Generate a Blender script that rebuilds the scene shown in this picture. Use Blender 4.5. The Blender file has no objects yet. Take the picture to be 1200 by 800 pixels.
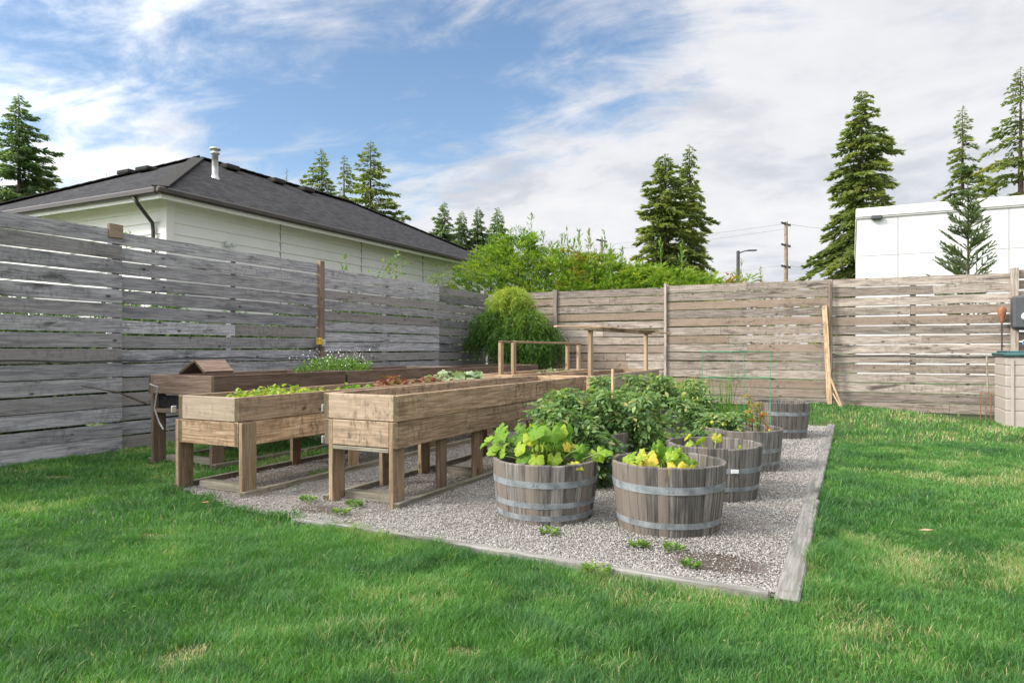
import bpy, math, random
import numpy as np
from mathutils import Vector, Matrix
rng = np.random.default_rng(7); random.seed(7)
R_ = math.radians
S = bpy.context.scene
# ------------------------------------------------------------------ camera
EYE = 1.12
TH = math.atan(397/800); cT, sT = math.cos(TH), math.sin(TH)
cd = bpy.data.cameras.new('camera'); cam = bpy.data.objects.new('camera', cd)
S.collection.objects.link(cam); S.camera = cam
cam.location = (0, 0, EYE); cam.rotation_euler = (R_(90), 0, TH)
cd.lens = 24; cd.sensor_width = 36; cd.shift_y = 0.0075; cd.clip_end = 3000; cd.clip_start = 0.05
# ------------------------------------------------------------------ exposure, sun
S.view_settings.view_transform = 'Standard'; S.view_settings.look = 'None'
S.view_settings.exposure = 0.88; S.view_settings.gamma = 1
SUN_EL, SUN_STR, SUN_ANG = 34, 2.0, 12
sdir = Vector((0.72, 0.69, 0)).normalized()             # the way the light travels, seen from above
sv = Vector((sdir.x*math.cos(R_(SUN_EL)), sdir.y*math.cos(R_(SUN_EL)), -math.sin(R_(SUN_EL))))
sl = bpy.data.lights.new('sun', 'SUN'); so = bpy.data.objects.new('sun', sl); S.collection.objects.link(so)
sl.energy = SUN_STR; sl.angle = R_(SUN_ANG); sl.color = (1, 0.93, 0.84)
so.rotation_euler = sv.to_track_quat('-Z', 'Y').to_euler(); so.location = (-6, -6, 12)
# ------------------------------------------------------------------ node helper
class NT:
    def __init__(s, tree): s.t = tree; s.n = tree.nodes; s.l = tree.links
    def node(s, typ, **kw):
        nd = s.n.new(typ)
        for k, v in kw.items():
            if k.startswith('i_'):
                key = k[2:]; key = int(key) if key.isdigit() else key.replace('_', ' ')
                s.set(nd.inputs[key], v)
            else: setattr(nd, k, v)
        return nd
    def set(s, sock, v):
        if isinstance(v, bpy.types.NodeSocket): s.l.new(v, sock)
        else:
            if hasattr(sock, 'default_value') and hasattr(sock.default_value, '__len__') and len(sock.default_value) == 4 and len(v) == 3: v = (*v, 1)
            sock.default_value = v
    def math(s, op, a, b=0.0, c=None, clamp=False):
        nd = s.n.new('ShaderNodeMath'); nd.operation = op; nd.use_clamp = clamp
        s.set(nd.inputs[0], a); s.set(nd.inputs[1], b)
        if c is not None: s.set(nd.inputs[2], c)
        return nd.outputs[0]
    def vmul(s, v, k):
        nd = s.n.new('ShaderNodeVectorMath'); nd.operation = 'MULTIPLY'; s.set(nd.inputs[0], v); nd.inputs[1].default_value = k; return nd.outputs[0]
    def vadd(s, v, k):
        nd = s.n.new('ShaderNodeVectorMath'); nd.operation = 'ADD'; s.set(nd.inputs[0], v); s.set(nd.inputs[1], k); return nd.outputs[0]
    def noise(s, v, scale, detail=4, rough=.55, dist=0):
        nd = s.n.new('ShaderNodeTexNoise'); s.set(nd.inputs['Vector'], v)
        nd.inputs['Scale'].default_value = scale; nd.inputs['Detail'].default_value = detail
        nd.inputs['Roughness'].default_value = rough; nd.inputs['Distortion'].default_value = dist
        return nd.outputs[0]
    def mix(s, f, a, b, mode='MIX'):
        nd = s.n.new('ShaderNodeMix'); nd.data_type = 'RGBA'; nd.blend_type = mode; nd.clamp_factor = True
        s.set(nd.inputs[0], f); s.set(nd.inputs[6], a); s.set(nd.inputs[7], b); return nd.outputs[2]
    def ramp(s, f, stops):
        nd = s.n.new('ShaderNodeValToRGB'); s.set(nd.inputs[0], f); cr = nd.color_ramp
        while len(cr.elements) < len(stops): cr.elements.new(0.5)
        for e, (p, c) in zip(cr.elements, stops): e.position = p; e.color = (*c, 1) if len(c) == 3 else c
        return nd.outputs[0]
    def sstep(s, x, a, b):
        nd = s.n.new('ShaderNodeMapRange'); nd.interpolation_type = 'SMOOTHSTEP'; s.set(nd.inputs[0], x)
        nd.inputs[1].default_value = a; nd.inputs[2].default_value = b; return nd.outputs[0]
# ------------------------------------------------------------------ world
W = bpy.data.worlds.new('World'); S.world = W; W.use_nodes = True
w = NT(W.node_tree); w.n.clear()
out = w.node('ShaderNodeOutputWorld'); bg = w.node('ShaderNodeBackground')
sky = w.node('ShaderNodeTexSky'); sky.sky_type = 'NISHITA'; sky.sun_disc = False
sky.sun_elevation = R_(SUN_EL); sky.sun_rotation = math.atan2(-sdir.x, -sdir.y); sky.ozone_density = 1.5; sky.dust_density = .4
tc = w.node('ShaderNodeTexCoord'); sep = w.node('ShaderNodeSeparateXYZ'); w.l.new(tc.outputs['Generated'], sep.inputs[0])
zz = w.math('MAXIMUM', sep.outputs[2], 0.0); zd = w.math('ADD', zz, 0.16)
comb = w.node('ShaderNodeCombineXYZ'); w.set(comb.inputs[0], w.math('DIVIDE', sep.outputs[0], zd)); w.set(comb.inputs[1], w.math('DIVIDE', sep.outputs[1], zd))
pv = comb.outputs[0]
# azimuth in view-independent degrees: az = 0 towards +Y, positive towards +X
az = w.math('ARCTAN2', sep.outputs[0], sep.outputs[1]); el = w.math('ARCSINE', sep.outputs[2])
def blob(a0, e0, ra, re, tilt=0):
    da = w.math('SUBTRACT', az, R_(a0)); de = w.math('SUBTRACT', el, R_(e0))
    de2 = w.math('SUBTRACT', de, w.math('MULTIPLY', da, tilt))
    q = w.math('ADD', w.math('POWER', w.math('ABSOLUTE', w.math('DIVIDE', da, R_(ra))), 2.0), w.math('POWER', w.math('ABSOLUTE', w.math('DIVIDE', de2, R_(re))), 2.0))
    return w.math('EXPONENT', w.math('MULTIPLY', q, -1.0))
n1 = w.noise(pv, 1.15, 9, .6, .35); n2 = w.noise(w.vmul(w.vadd(pv, (7.3, 2.1, 0)), (1.0, 1.9, 1)), 2.6, 8, .62, .5)
clear = w.math('ADD', w.math('MULTIPLY', blob(-24, 22, 18, 7.5, .22), .40), w.math('ADD', w.math('MULTIPLY', blob(-47, 19, 14, 9, .1), .36), w.math('MULTIPLY', blob(-62, 22, 10, 8), .26)))
cov = w.math('SUBTRACT', w.math('ADD', n1, w.math('MULTIPLY', w.math('SUBTRACT', n2, .5), 1.0)), clear)
cov = w.math('ADD', cov, w.math('MULTIPLY', blob(2, 13, 26, 11, .15), .24))
mask = w.math('MULTIPLY', w.sstep(cov, .02, .50), .96)
sh = w.noise(w.vadd(pv, (1.7, 5.1, 0)), 1.6, 7, .55, .6)
sh2 = w.math('ADD', w.math('MULTIPLY', sh, .7), w.math('MULTIPLY', w.noise(w.vmul(pv, (1, 1.0, 1)), 5.0, 5, .6, .2), .3))
ccol = w.ramp(sh2, [(.38, (1, .99, .98)), (.50, (.92, .92, .925)), (.60, (.74, .755, .79)), (.74, (.60, .625, .67))])
ccs = w.mix(1.0, ccol, (3.45, 3.45, 3.52), 'MULTIPLY')
skyb = w.mix(1.0, sky.outputs[0], (.66, .69, .70), 'MULTIPLY')
# cloud brightened round the veiled sun behind the camera and overhead, added as fill
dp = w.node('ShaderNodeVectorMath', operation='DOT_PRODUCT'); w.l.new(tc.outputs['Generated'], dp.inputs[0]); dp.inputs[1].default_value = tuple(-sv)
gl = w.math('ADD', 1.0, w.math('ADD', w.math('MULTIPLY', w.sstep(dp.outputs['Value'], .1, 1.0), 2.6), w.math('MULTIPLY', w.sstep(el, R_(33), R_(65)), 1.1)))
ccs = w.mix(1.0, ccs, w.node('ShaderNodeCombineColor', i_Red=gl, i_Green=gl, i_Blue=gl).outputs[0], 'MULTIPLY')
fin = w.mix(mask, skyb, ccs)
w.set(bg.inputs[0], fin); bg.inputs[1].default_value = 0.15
w.l.new(bg.outputs[0], out.inputs[0])
# ------------------------------------------------------------------ helpers
COL = S.collection
def at(px, Y=None, X=None, d=None, py=None):
    q = (px-600)/800
    if d is None: d = Y/(cT+sT*q) if Y is not None else X/(cT*q-sT)
    return Vector((d*(cT*q-sT), d*(cT+sT*q), EYE+(409-py)*d/800 if py is not None else 0))
def gz(x, y):
    """height of the ground"""
    x = np.asarray(x, float); y = np.asarray(y, float)
    t = np.clip((y-10.3)/2.6, 0, 1); t = t*t*(3-2*t)
    return .15*t*np.exp(-((x+.5)/1.5)**2) + .0*x
def setp(o, label=None, cat=None, group=None, kind=None):
    if label: o['label'] = label
    if cat: o['category'] = cat
    if group: o['group'] = group
    if kind: o['kind'] = kind
    return o
def empty(name, loc=(0, 0, 0), label=None, cat=None, group=None, rz=0):
    o = bpy.data.objects.new(name, None); COL.objects.link(o); o.location = loc; o.rotation_euler = (0, 0, rz); o.empty_display_size = .1
    return setp(o, label, cat, group)
def link(name, me, mat, parent=None, smooth=False):
    o = bpy.data.objects.new(name, me); COL.objects.link(o)
    if mat: me.materials.append(mat)
    if parent: o.parent = parent
    if smooth: me.polygons.foreach_set('use_smooth', np.ones(len(me.polygons), bool))
    return o
def copy_tree(o, parent=None):
    c = o.copy(); COL.objects.link(c); c.parent = parent
    for ch in [x for x in COL.objects if x.parent == o and x is not c]: copy_tree(ch, c)
    return c
def np_mesh(name, V, groups, attrs=None):
    """groups: list of (M,k) index arrays"""
    me = bpy.data.meshes.new(name); V = np.ascontiguousarray(V, np.float32)
    groups = [g for g in groups if len(g)]
    me.vertices.add(len(V)); me.vertices.foreach_set('co', V.ravel())
    li = np.concatenate([g.ravel() for g in groups]).astype(np.int32)
    tot = np.concatenate([np.full(len(g), g.shape[1]) for g in groups]).astype(np.int32)
    st = np.concatenate([[0], np.cumsum(tot)[:-1]]).astype(np.int32)
    me.loops.add(len(li)); me.loops.foreach_set('vertex_index', li)
    me.polygons.add(len(tot)); me.polygons.foreach_set('loop_start', st); me.polygons.foreach_set('loop_total', tot)
    for k, a in (attrs or {}).items():
        a = np.asarray(a, np.float32)
        if a.ndim == 1: at_ = me.attributes.new(k, 'FLOAT', 'POINT'); at_.data.foreach_set('value', a)
        else: at_ = me.attributes.new(k, 'FLOAT_VECTOR', 'POINT'); at_.data.foreach_set('vector', a.ravel())
    me.update(calc_edges=True); return me
def vnoise(x, y, scale, seed=0):
    r = np.random.default_rng(seed); G = r.random((256, 256))
    u = np.asarray(x)/scale+1000; v = np.asarray(y)/scale+1000
    i = np.floor(u).astype(int); j = np.floor(v).astype(int); fu = u-i; fv = v-j
    fu = fu*fu*(3-2*fu); fv = fv*fv*(3-2*fv); i %= 256; j %= 256; i1 = (i+1) % 256; j1 = (j+1) % 256
    return (G[i, j]*(1-fu)+G[i1, j]*fu)*(1-fv)+(G[i, j1]*(1-fu)+G[i1, j1]*fu)*fv
class MB:
    """collects chamfered boards, tubes, lathes and plain polygons; each vertex carries grain coordinates, tone and an end-grain mark"""
    def __init__(s): s.V = []; s.F = []; s.G = []; s.T = []; s.E = []; s.n = 0
    def add(s, v, f, g=None, tone=None, endg=0.0):
        v = [tuple(p) for p in v]; k = len(v)
        s.V += v; s.F += [tuple(i+s.n for i in q) for q in f]
        s.G += [tuple(p) for p in (g if g is not None else v)]
        s.T += [random.random() if tone is None else tone]*k
        s.E += ([endg]*k if not isinstance(endg, list) else endg); s.n += k
    def board(s, a, b, w_, h_, up=(0, 0, 1), tone=None, bev=.004, seg=1, bow=0.0, jit=0.0):
        """plank from a to b; w_ across, h_ along 'up'"""
        a = Vector(a); b = Vector(b); d = (b-a); L = d.length; d.normalize(); up = Vector(up)
        sd = d.cross(up).normalized(); up = sd.cross(d).normalized()
        tone = random.random() if tone is None else tone
        ox, oy, oz = random.uniform(0, 60), random.uniform(0, 60), random.uniform(0, 60)
        bev = min(bev, w_*.3, h_*.3); W2, H2 = w_/2, h_/2
        ring = [(W2-bev, H2), (W2, H2-bev), (W2, -H2+bev), (W2-bev, -H2), (-W2+bev, -H2), (-W2, -H2+bev), (-W2, H2-bev), (-W2+bev, H2)]
        ts = [(0, 1)]+[(bev/L+(1-2*bev/L)*i/seg, 0) for i in range(seg+1)]+[(1, 1)]
        v = []; g = []; e = []; bw = random.uniform(-bow, bow); bw2 = random.uniform(-bow, bow)
        for t, ins in ts:
            for (x, y) in ring:
                if ins: x = x-math.copysign(bev, x); y = y-math.copysign(bev, y)
                off = sd*(x+bw2*math.sin(math.pi*t))+up*(y+bw*math.sin(math.pi*t)+random.uniform(-jit, jit))
                v.append(a+d*(L*t)+off); g.append((L*t+ox, x+oy, y+oz)); e.append(0.0)
        m = len(ts); f = []
        for i in range(m-1):
            for j in range(8):
                f.append((i*8+j, i*8+(j+1) % 8, (i+1)*8+(j+1) % 8, (i+1)*8+j))
        # end caps with vertices of their own
        k = len(v); v += v[0:8]; g += g[0:8]; e += [1.0]*8; f.append(tuple(k+7-j for j in range(8)))
        k = len(v); q = (m-1)*8; v += v[q:q+8]; g += g[q:q+8]; e += [1.0]*8; f.append(tuple(k+j for j in range(8)))
        s.add(v, f, g, tone, e)
    def box(s, lo, hi, tone=None, bev=.004):
        lo = Vector(lo); hi = Vector(hi); sz = hi-lo; c = (lo+hi)/2
        ax = max(range(3), key=lambda i: sz[i]); a = c.copy(); b = c.copy(); a[ax] = lo[ax]; b[ax] = hi[ax]
        if ax == 2: s.board(a, b, sz[0], sz[1], up=(0, 1, 0), tone=tone, bev=bev)
        elif ax == 0: s.board(a, b, sz[1], sz[2], tone=tone, bev=bev)
        else: s.board(a, b, sz[0], sz[2], tone=tone, bev=bev)
    def tube(s, pts, r, sides=8, tone=None, cap=True):
        pts = [Vector(p) for p in pts]; rs = r if isinstance(r, (list, tuple)) else [r]*len(pts)
        v = []; f = []; g = []; L = 0; oz = random.uniform(0, 30)
        n = None
        for i, p in enumerate(pts):
            d = (pts[min(i+1, len(pts)-1)]-pts[max(i-1, 0)]).normalized()
            if n is None: n = d.orthogonal().normalized()
            n = (n-d*n.dot(d)).normalized(); b = d.cross(n)
            if i: L += (p-pts[i-1]).length
            for j in range(sides):
                t = 2*math.pi*j/sides; o = n*math.cos(t)+b*math.sin(t)
                v.append(p+o*rs[i]); g.append((L, math.cos(t)*rs[i]+oz, math.sin(t)*rs[i]))
        for i in range(len(pts)-1):
            for j in range(sides): f.append((i*sides+j, i*sides+(j+1) % sides, (i+1)*sides+(j+1) % sides, (i+1)*sides+j))
        if cap: f.append(tuple(range(sides-1, -1, -1))); f.append(tuple((len(pts)-1)*sides+j for j in range(sides)))
        s.add(v, f, g, tone)
    def lathe(s, prof, n=32, c=(0, 0, 0), tone=None, closed=False):
        v = []; f = []
        for (r, z) in prof:
            for j in range(n):
                t = 2*math.pi*j/n; v.append((c[0]+r*math.cos(t), c[1]+r*math.sin(t), c[2]+z))
        m = len(prof)
        for i in range(m if closed else m-1):
            i2 = (i+1) % m
            for j in range(n): f.append((i*n+j, i*n+(j+1) % n, i2*n+(j+1) % n, i2*n+j))
        s.add(v, f, None, tone)
    def build(s, name, mat, parent=None, smooth=False):
        me = bpy.data.meshes.new(name); me.from_pydata(s.V, [], s.F)
        for k, a in (('tone', s.T), ('endg', s.E)):
            t = me.attributes.new(k, 'FLOAT', 'POINT'); t.data.foreach_set('value', np.array(a, np.float32))
        t = me.attributes.new('gco', 'FLOAT_VECTOR', 'POINT'); t.data.foreach_set('vector', np.array(s.G, np.float32).ravel())
        me.update()
        return link(name, me, mat, parent, smooth)
def rot_from(dirs, ups):
    """rotation matrices whose x axis follows dirs and z axis is near ups"""
    x = dirs/np.linalg.norm(dirs, axis=1, keepdims=True)
    y = np.cross(ups, x); y /= np.linalg.norm(y, axis=1, keepdims=True)+1e-9
    z = np.cross(x, y); return np.stack([x, y, z], axis=2)
def scatter(tmpl, faces, pos, Rm, sc, tone):
    """copies of a small template: returns V, list of face arrays, tone per vertex"""
    T = np.asarray(tmpl, float); K = len(T); N = len(pos)
    sc = np.asarray(sc); sc = sc[:, None] if sc.ndim == 1 else sc
    if sc.shape[1] == 1: sc = np.repeat(sc, 3, 1)
    V = np.einsum('nij,nkj->nki', Rm, T[None]*sc[:, None, :])+pos[:, None, :]
    base = (np.arange(N)*K)[:, None, None]; out_ = []
    for k in sorted({len(f) for f in faces}):
        fk = np.array([f for f in faces if len(f) == k]); out_.append((fk[None]+base).reshape(-1, k))
    return V.reshape(-1, 3), out_, np.repeat(tone, K)
def merge(parts):
    V = []; byk = {}; T = []; n = 0
    for v, gs, t in parts:
        V.append(v); T.append(t)
        for g in gs: byk.setdefault(g.shape[1], []).append(g+n)
        n += len(v)
    return np.concatenate(V), [np.concatenate(g) for g in byk.values()], np.concatenate(T)
def cloud(name, parts, mat, parent=None, smooth=False):
    V, G, T = merge(parts) if isinstance(parts, list) else parts
    return link(name, np_mesh(name, V, G, {'tone': T}), mat, parent, smooth)
LEAF = [(0, 0, 0), (.45, .22, .06), (1, 0, -.04), (.45, -.22, .06)]; LEAFF = [(0, 3, 2, 1)]
# leaf bent along its rib: 6 vertices
LEAF6 = [(0, 0, 0), (.4, .24, .07), (.78, .15, .02), (1, 0, -.1), (.78, -.15, .02), (.4, -.24, .07), (.5, 0, 0)]
LEAF6F = [(0, 6, 1), (6, 2, 1), (6, 3, 2), (0, 5, 6), (6, 5, 4), (6, 4, 3)]
def unit(v): return v/(np.linalg.norm(v, axis=-1, keepdims=True)+1e-9)
# ------------------------------------------------------------------ materials
def newmat(name):
    m = bpy.data.materials.new(name); m.use_nodes = True; t = NT(m.node_tree); b = t.n['Principled BSDF']; return m, t, b
def attr(t, name, kind='Fac'):
    a = t.node('ShaderNodeAttribute', attribute_name=name); return a.outputs[kind]
def bump(t, b, h, dist, strength=1.0):
    bn = t.node('ShaderNodeBump'); bn.inputs['Distance'].default_value = dist; bn.inputs['Strength'].default_value = strength
    t.set(bn.inputs['Height'], h); t.l.new(bn.outputs[0], b.inputs['Normal'])
def wood(name, c_lo, c_hi, c_dark, stain=.5, moss=0.0, knots=True, warm=None, rough=.85, streak=0.0):
    m, t, b = newmat(name); g = attr(t, 'gco', 'Vector'); tone = attr(t, 'tone'); e = attr(t, 'endg')
    fine = t.noise(t.vmul(g, (3.5, 75, 75)), 1, 6, .65, .3)
    mid = t.noise(t.vmul(g, (1.6, 16, 16)), 1, 4, .6, .8)
    c = t.mix(t.sstep(fine, .36, .64), c_lo, c_hi)
    c = t.mix(t.math('MULTIPLY', t.sstep(mid, .48, .70), .7), c, tuple(x*.62 for x in c_lo))
    tb = t.math('ADD', t.math('MULTIPLY', tone, .60), .68)
    c = t.mix(1.0, c, t.node('ShaderNodeCombineColor', i_Red=tb, i_Green=tb, i_Blue=tb).outputs[0], 'MULTIPLY')
    rb = t.math('ADD', t.math('MULTIPLY', t.node('ShaderNodeObjectInfo').outputs['Random'], .42), .80)
    c = t.mix(1.0, c, t.node('ShaderNodeCombineColor', i_Red=rb, i_Green=rb, i_Blue=rb).outputs[0], 'MULTIPLY')
    if warm: c = t.mix(t.math('MULTIPLY', t.sstep(t.math('FRACT', t.math('MULTIPLY', tone, 7.31)), .45, 1.0), .75), c, warm)
    if streak:          # dark mould running across the grain
        sk = t.noise(t.vmul(g, (24, 12, 12)), 1, 6, .72, .1); sk2 = t.noise(t.vmul(g, (1.1, 2, 2)), 1, 3, .6)
        c = t.mix(t.math('MULTIPLY', t.math('MULTIPLY', t.sstep(sk, .46, .68), t.sstep(sk2, .42, .62)), streak), c, c_dark)
    # blotchy weather stains
    st = t.noise(t.vmul(g, (2.0, 9, 9)), 1, 6, .68, .4)
    c = t.mix(t.math('MULTIPLY', t.sstep(st, .54, .72), stain), c, c_dark)
    if knots:
        vo = t.node('ShaderNodeTexVoronoi', feature='F1'); t.set(vo.inputs['Vector'], t.vmul(g, (4.5, 8, 8))); vo.inputs['Scale'].default_value = 1.0
        kn = t.sstep(t.math('ADD', vo.outputs['Distance'], t.math('MULTIPLY', fine, .05)), .19, .10)
        kc = t.math('MULTIPLY', kn, t.math('GREATER_THAN', t.node('ShaderNodeSeparateColor', i_Color=vo.outputs['Color']).outputs[0], .72))
        c = t.mix(t.math('MULTIPLY', kc, .8), c, tuple(x*.5 for x in c_dark))
    if moss:
        mn = t.noise(t.vmul(g, (6, 9, 9)), 1, 5, .6)
        mn = t.noise(t.vmul(g, (22, 9, 9)), 1, 6, .7)
        c = t.mix(t.math('MULTIPLY', t.sstep(mn, .52, .70), moss), c, (.11, .105, .055))
        c = t.mix(t.math('MULTIPLY', e, .8), c, (.055, .055, .025))
    else: c = t.mix(t.math('MULTIPLY', e, .5), c, c_dark)
    t.set(b.inputs['Base Color'], c); b.inputs['Roughness'].default_value = rough; b.inputs['Specular IOR Level'].default_value = .25
    bump(t, b, t.math('ADD', fine, t.math('MULTIPLY', mid, .8)), .0035, .8); return m
M = {}
M['fence_left'] = wood('weathered_wood_cool_lit', (.22, .22, .24), (.44, .435, .455), (.055, .058, .055), .85, warm=(.25, .23, .215), streak=.45)  # same wood as the back fence, cool skylight put into its colour
M['fence_back'] = wood('weathered_wood_warm_lit', (.21, .175, .145), (.43, .375, .32), (.055, .047, .04), .9, warm=(.27, .20, .145), streak=.5)  # the left fence's wood again, with the warmer light painted into the colour
M['post'] = wood('brown_post_wood', (.19, .145, .11), (.29, .225, .17), (.12, .08, .055), .5)
M['bed'] = wood('planter_cedar', (.27, .175, .10), (.52, .375, .25), (.12, .09, .06), .62, moss=.42, warm=(.35, .30, .24), streak=.95)
M['bed_old'] = wood('old_planter_wood', (.15, .10, .075), (.26, .19, .145), (.06, .045, .035), .6, moss=.35)
M['leg'] = wood('planter_leg_wood', (.23, .16, .10), (.37, .27, .18), (.09, .07, .05), .7, moss=.45, streak=.5)
M['new_wood'] = wood('fresh_cut_wood', (.42, .29, .175), (.54, .40, .26), (.26, .17, .10), .45)
M['rail'] = wood('mossy_timber', (.17, .155, .12), (.28, .255, .20), (.075, .07, .045), .6, moss=.5)
M['edging'] = wood('grey_edging_timber', (.16, .155, .14), (.27, .26, .24), (.08, .075, .06), .9, moss=.25, streak=.6)
M['barrel'] = wood('barrel_oak', (.085, .078, .07), (.215, .20, .18), (.04, .036, .033), .9, knots=False, warm=(.20, .168, .14))
def plain(name, col, rough=.6, metal=0, var=.15, scale=8, bmp=0, spec=.4):
    m, t, b = newmat(name); tcn = t.node('ShaderNodeTexCoord')
    n = t.noise(tcn.outputs['Object'], scale, 6, .6)
    c = t.mix(t.sstep(n, .3, .7), tuple(x*(1-var) for x in col), tuple(min(1, x*(1+var)) for x in col))
    t.set(b.inputs['Base Color'], c); t.set(b.inputs['Roughness'], t.math('ADD', rough-.08, t.math('MULTIPLY', n, .16))); b.inputs['Metallic'].default_value = metal
    b.inputs['Specular IOR Level'].default_value = spec
    if bmp: bump(t, b, n, bmp)
    return m
M['hoop'] = plain('galvanised_hoop', (.22, .24, .25), .65, .15, .35, 14, .001)
M['soil'] = plain('dark_soil', (.055, .042, .030), .95, 0, .6, 40, .02, .1)
M['bark'] = plain('conifer_bark', (.10, .075, .055), .9, 0, .4, 6, .02)
M['stem'] = plain('green_stem', (.16, .24, .06), .6, 0, .3, 20)
M['white'] = plain('white_paint', (.80, .79, .76), .55, 0, .03, 3)
M['cream'] = plain('cream_soffit', (.78, .70, .55), .6, 0, .04, 3)
M['gutter'] = plain('dark_brown_gutter', (.045, .036, .03), .4, 0, .2, 5)
M['joint'] = plain('pale_joint', (.42, .42, .42), .6, 0, .05, 3)
M['panel'] = plain('white_panel', (.66, .66, .665), .5, 0, .02, .6)
M['steel'] = plain('galvanised_pipe', (.5, .5, .49), .4, .6, .2, 10)
M['greyplastic'] = plain('dark_grey_plastic', (.075, .08, .085), .5, 0, .1, 20)
M['taupe'] = plain('taupe_plastic', (.40, .35, .315), .55, 0, .05, 12)
M['green_lid'] = plain('teal_plastic', (.045, .115, .115), .45, 0, .15, 12)
M['blue'] = plain('blue_plastic', (.05, .22, .55), .4, 0, .1, 12)
M['rust'] = plain('rusty_metal', (.30, .13, .07), .8, .2, .3, 30)
M['black'] = plain('black_liner', (.015, .015, .016), .5, 0, .4, 30, .01)
M['wire'] = plain('pale_wire', (.33, .33, .33), .5, 0, .05, 3)
M['darkmetal'] = plain('dark_metal', (.06, .06, .065), .5, .3, .1, 10)
M['pole'] = plain('utility_pole_wood', (.30, .25, .18), .9, 0, .25, 6)
M['green_wire'] = plain('green_coated_wire', (.06, .30, .15), .4, 0, .1, 12)
M['fruit'] = plain('unripe_tomato', (.35, .38, .06), .35, 0, .2, 12)
M['fruit_red'] = plain('ripe_tomato', (.50, .07, .02), .35, 0, .3, 12)
M['cable'] = plain('black_cable', (.05, .05, .055), .6, 0, .1, 12)
M['yellow'] = plain('yellow_plastic', (.65, .42, .04), .5, 0, .1, 12)
M['petal'] = plain('white_petal', (.78, .78, .74), .7, 0, .05, 12)
M['glass'] = plain('frosted_lamp_glass', (.62, .64, .66), .25, 0, .1, 12)
def foliage(name, stops, trans=.35, rough=.55):
    m, t, b = newmat(name); tone = attr(t, 'tone')
    pn = t.noise(t.node('ShaderNodeNewGeometry').outputs['Position'], 55, 3, .6)
    c = t.ramp(t.math('ADD', tone, t.math('MULTIPLY', t.math('SUBTRACT', pn, .5), .30)), stops)
    t.set(b.inputs['Base Color'], c); b.inputs['Roughness'].default_value = rough; b.inputs['Specular IOR Level'].default_value = .3
    tr = t.node('ShaderNodeBsdfTranslucent'); t.set(tr.inputs[0], t.mix(1.0, c, (1.5, 1.7, .7), 'MULTIPLY'))
    mx = t.node('ShaderNodeMixShader'); mx.inputs[0].default_value = trans
    o_ = t.n['Material Output']; t.l.new(b.outputs[0], mx.inputs[1]); t.l.new(tr.outputs[0], mx.inputs[2]); t.l.new(mx.outputs[0], o_.inputs[0])
    return m
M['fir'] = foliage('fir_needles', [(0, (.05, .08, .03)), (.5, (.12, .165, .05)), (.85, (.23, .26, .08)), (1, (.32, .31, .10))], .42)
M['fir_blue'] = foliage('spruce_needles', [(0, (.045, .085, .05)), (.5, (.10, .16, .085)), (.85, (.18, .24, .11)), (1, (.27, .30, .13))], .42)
M['cypress'] = foliage('cypress_sprays', [(0, (.05, .11, .015)), (.45, (.12, .22, .03)), (.8, (.25, .35, .05)), (1, (.40, .41, .08))], .35)
M['autumn'] = foliage('autumn_leaves', [(0, (.14, .12, .025)), (.5, (.28, .22, .04)), (1, (.42, .20, .04))], .35)
M['thread'] = foliage('thread_cypress', [(0, (.03, .08, .015)), (.4, (.09, .18, .025)), (.7, (.25, .34, .04)), (1, (.42, .44, .07))], .3)
M['grass'] = foliage('lawn_blades', [(0, (.045, .13, .04)), (.35, (.10, .245, .055)), (.62, (.17, .325, .08)), (.84, (.31, .37, .15)), (1, (.48, .40, .25))], .35, .5)
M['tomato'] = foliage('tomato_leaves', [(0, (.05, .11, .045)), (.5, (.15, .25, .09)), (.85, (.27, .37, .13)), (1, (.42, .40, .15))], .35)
M['squash'] = foliage('squash_leaves', [(0, (.06, .15, .015)), (.45, (.16, .30, .025)), (.75, (.33, .43, .04)), (1, (.58, .46, .06))], .35)
M['lettuce'] = foliage('young_greens', [(0, (.14, .24, .03)), (.6, (.30, .40, .05)), (1, (.50, .42, .06))], .35)
M['redleaf'] = foliage('red_leaves', [(0, (.14, .035, .03)), (.6, (.26, .09, .06)), (1, (.22, .22, .06))], .25)
M['succ'] = foliage('grey_green_leaves', [(0, (.12, .20, .08)), (.6, (.28, .36, .20)), (1, (.45, .50, .36))], .2)
M['weed'] = foliage('weed_leaves', [(0, (.06, .14, .02)), (.6, (.14, .26, .04)), (1, (.24, .34, .06))], .35)
M['ivy'] = foliage('vine_leaves', [(0, (.07, .14, .03)), (.6, (.15, .24, .06)), (1, (.30, .30, .08))], .3)
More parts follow.
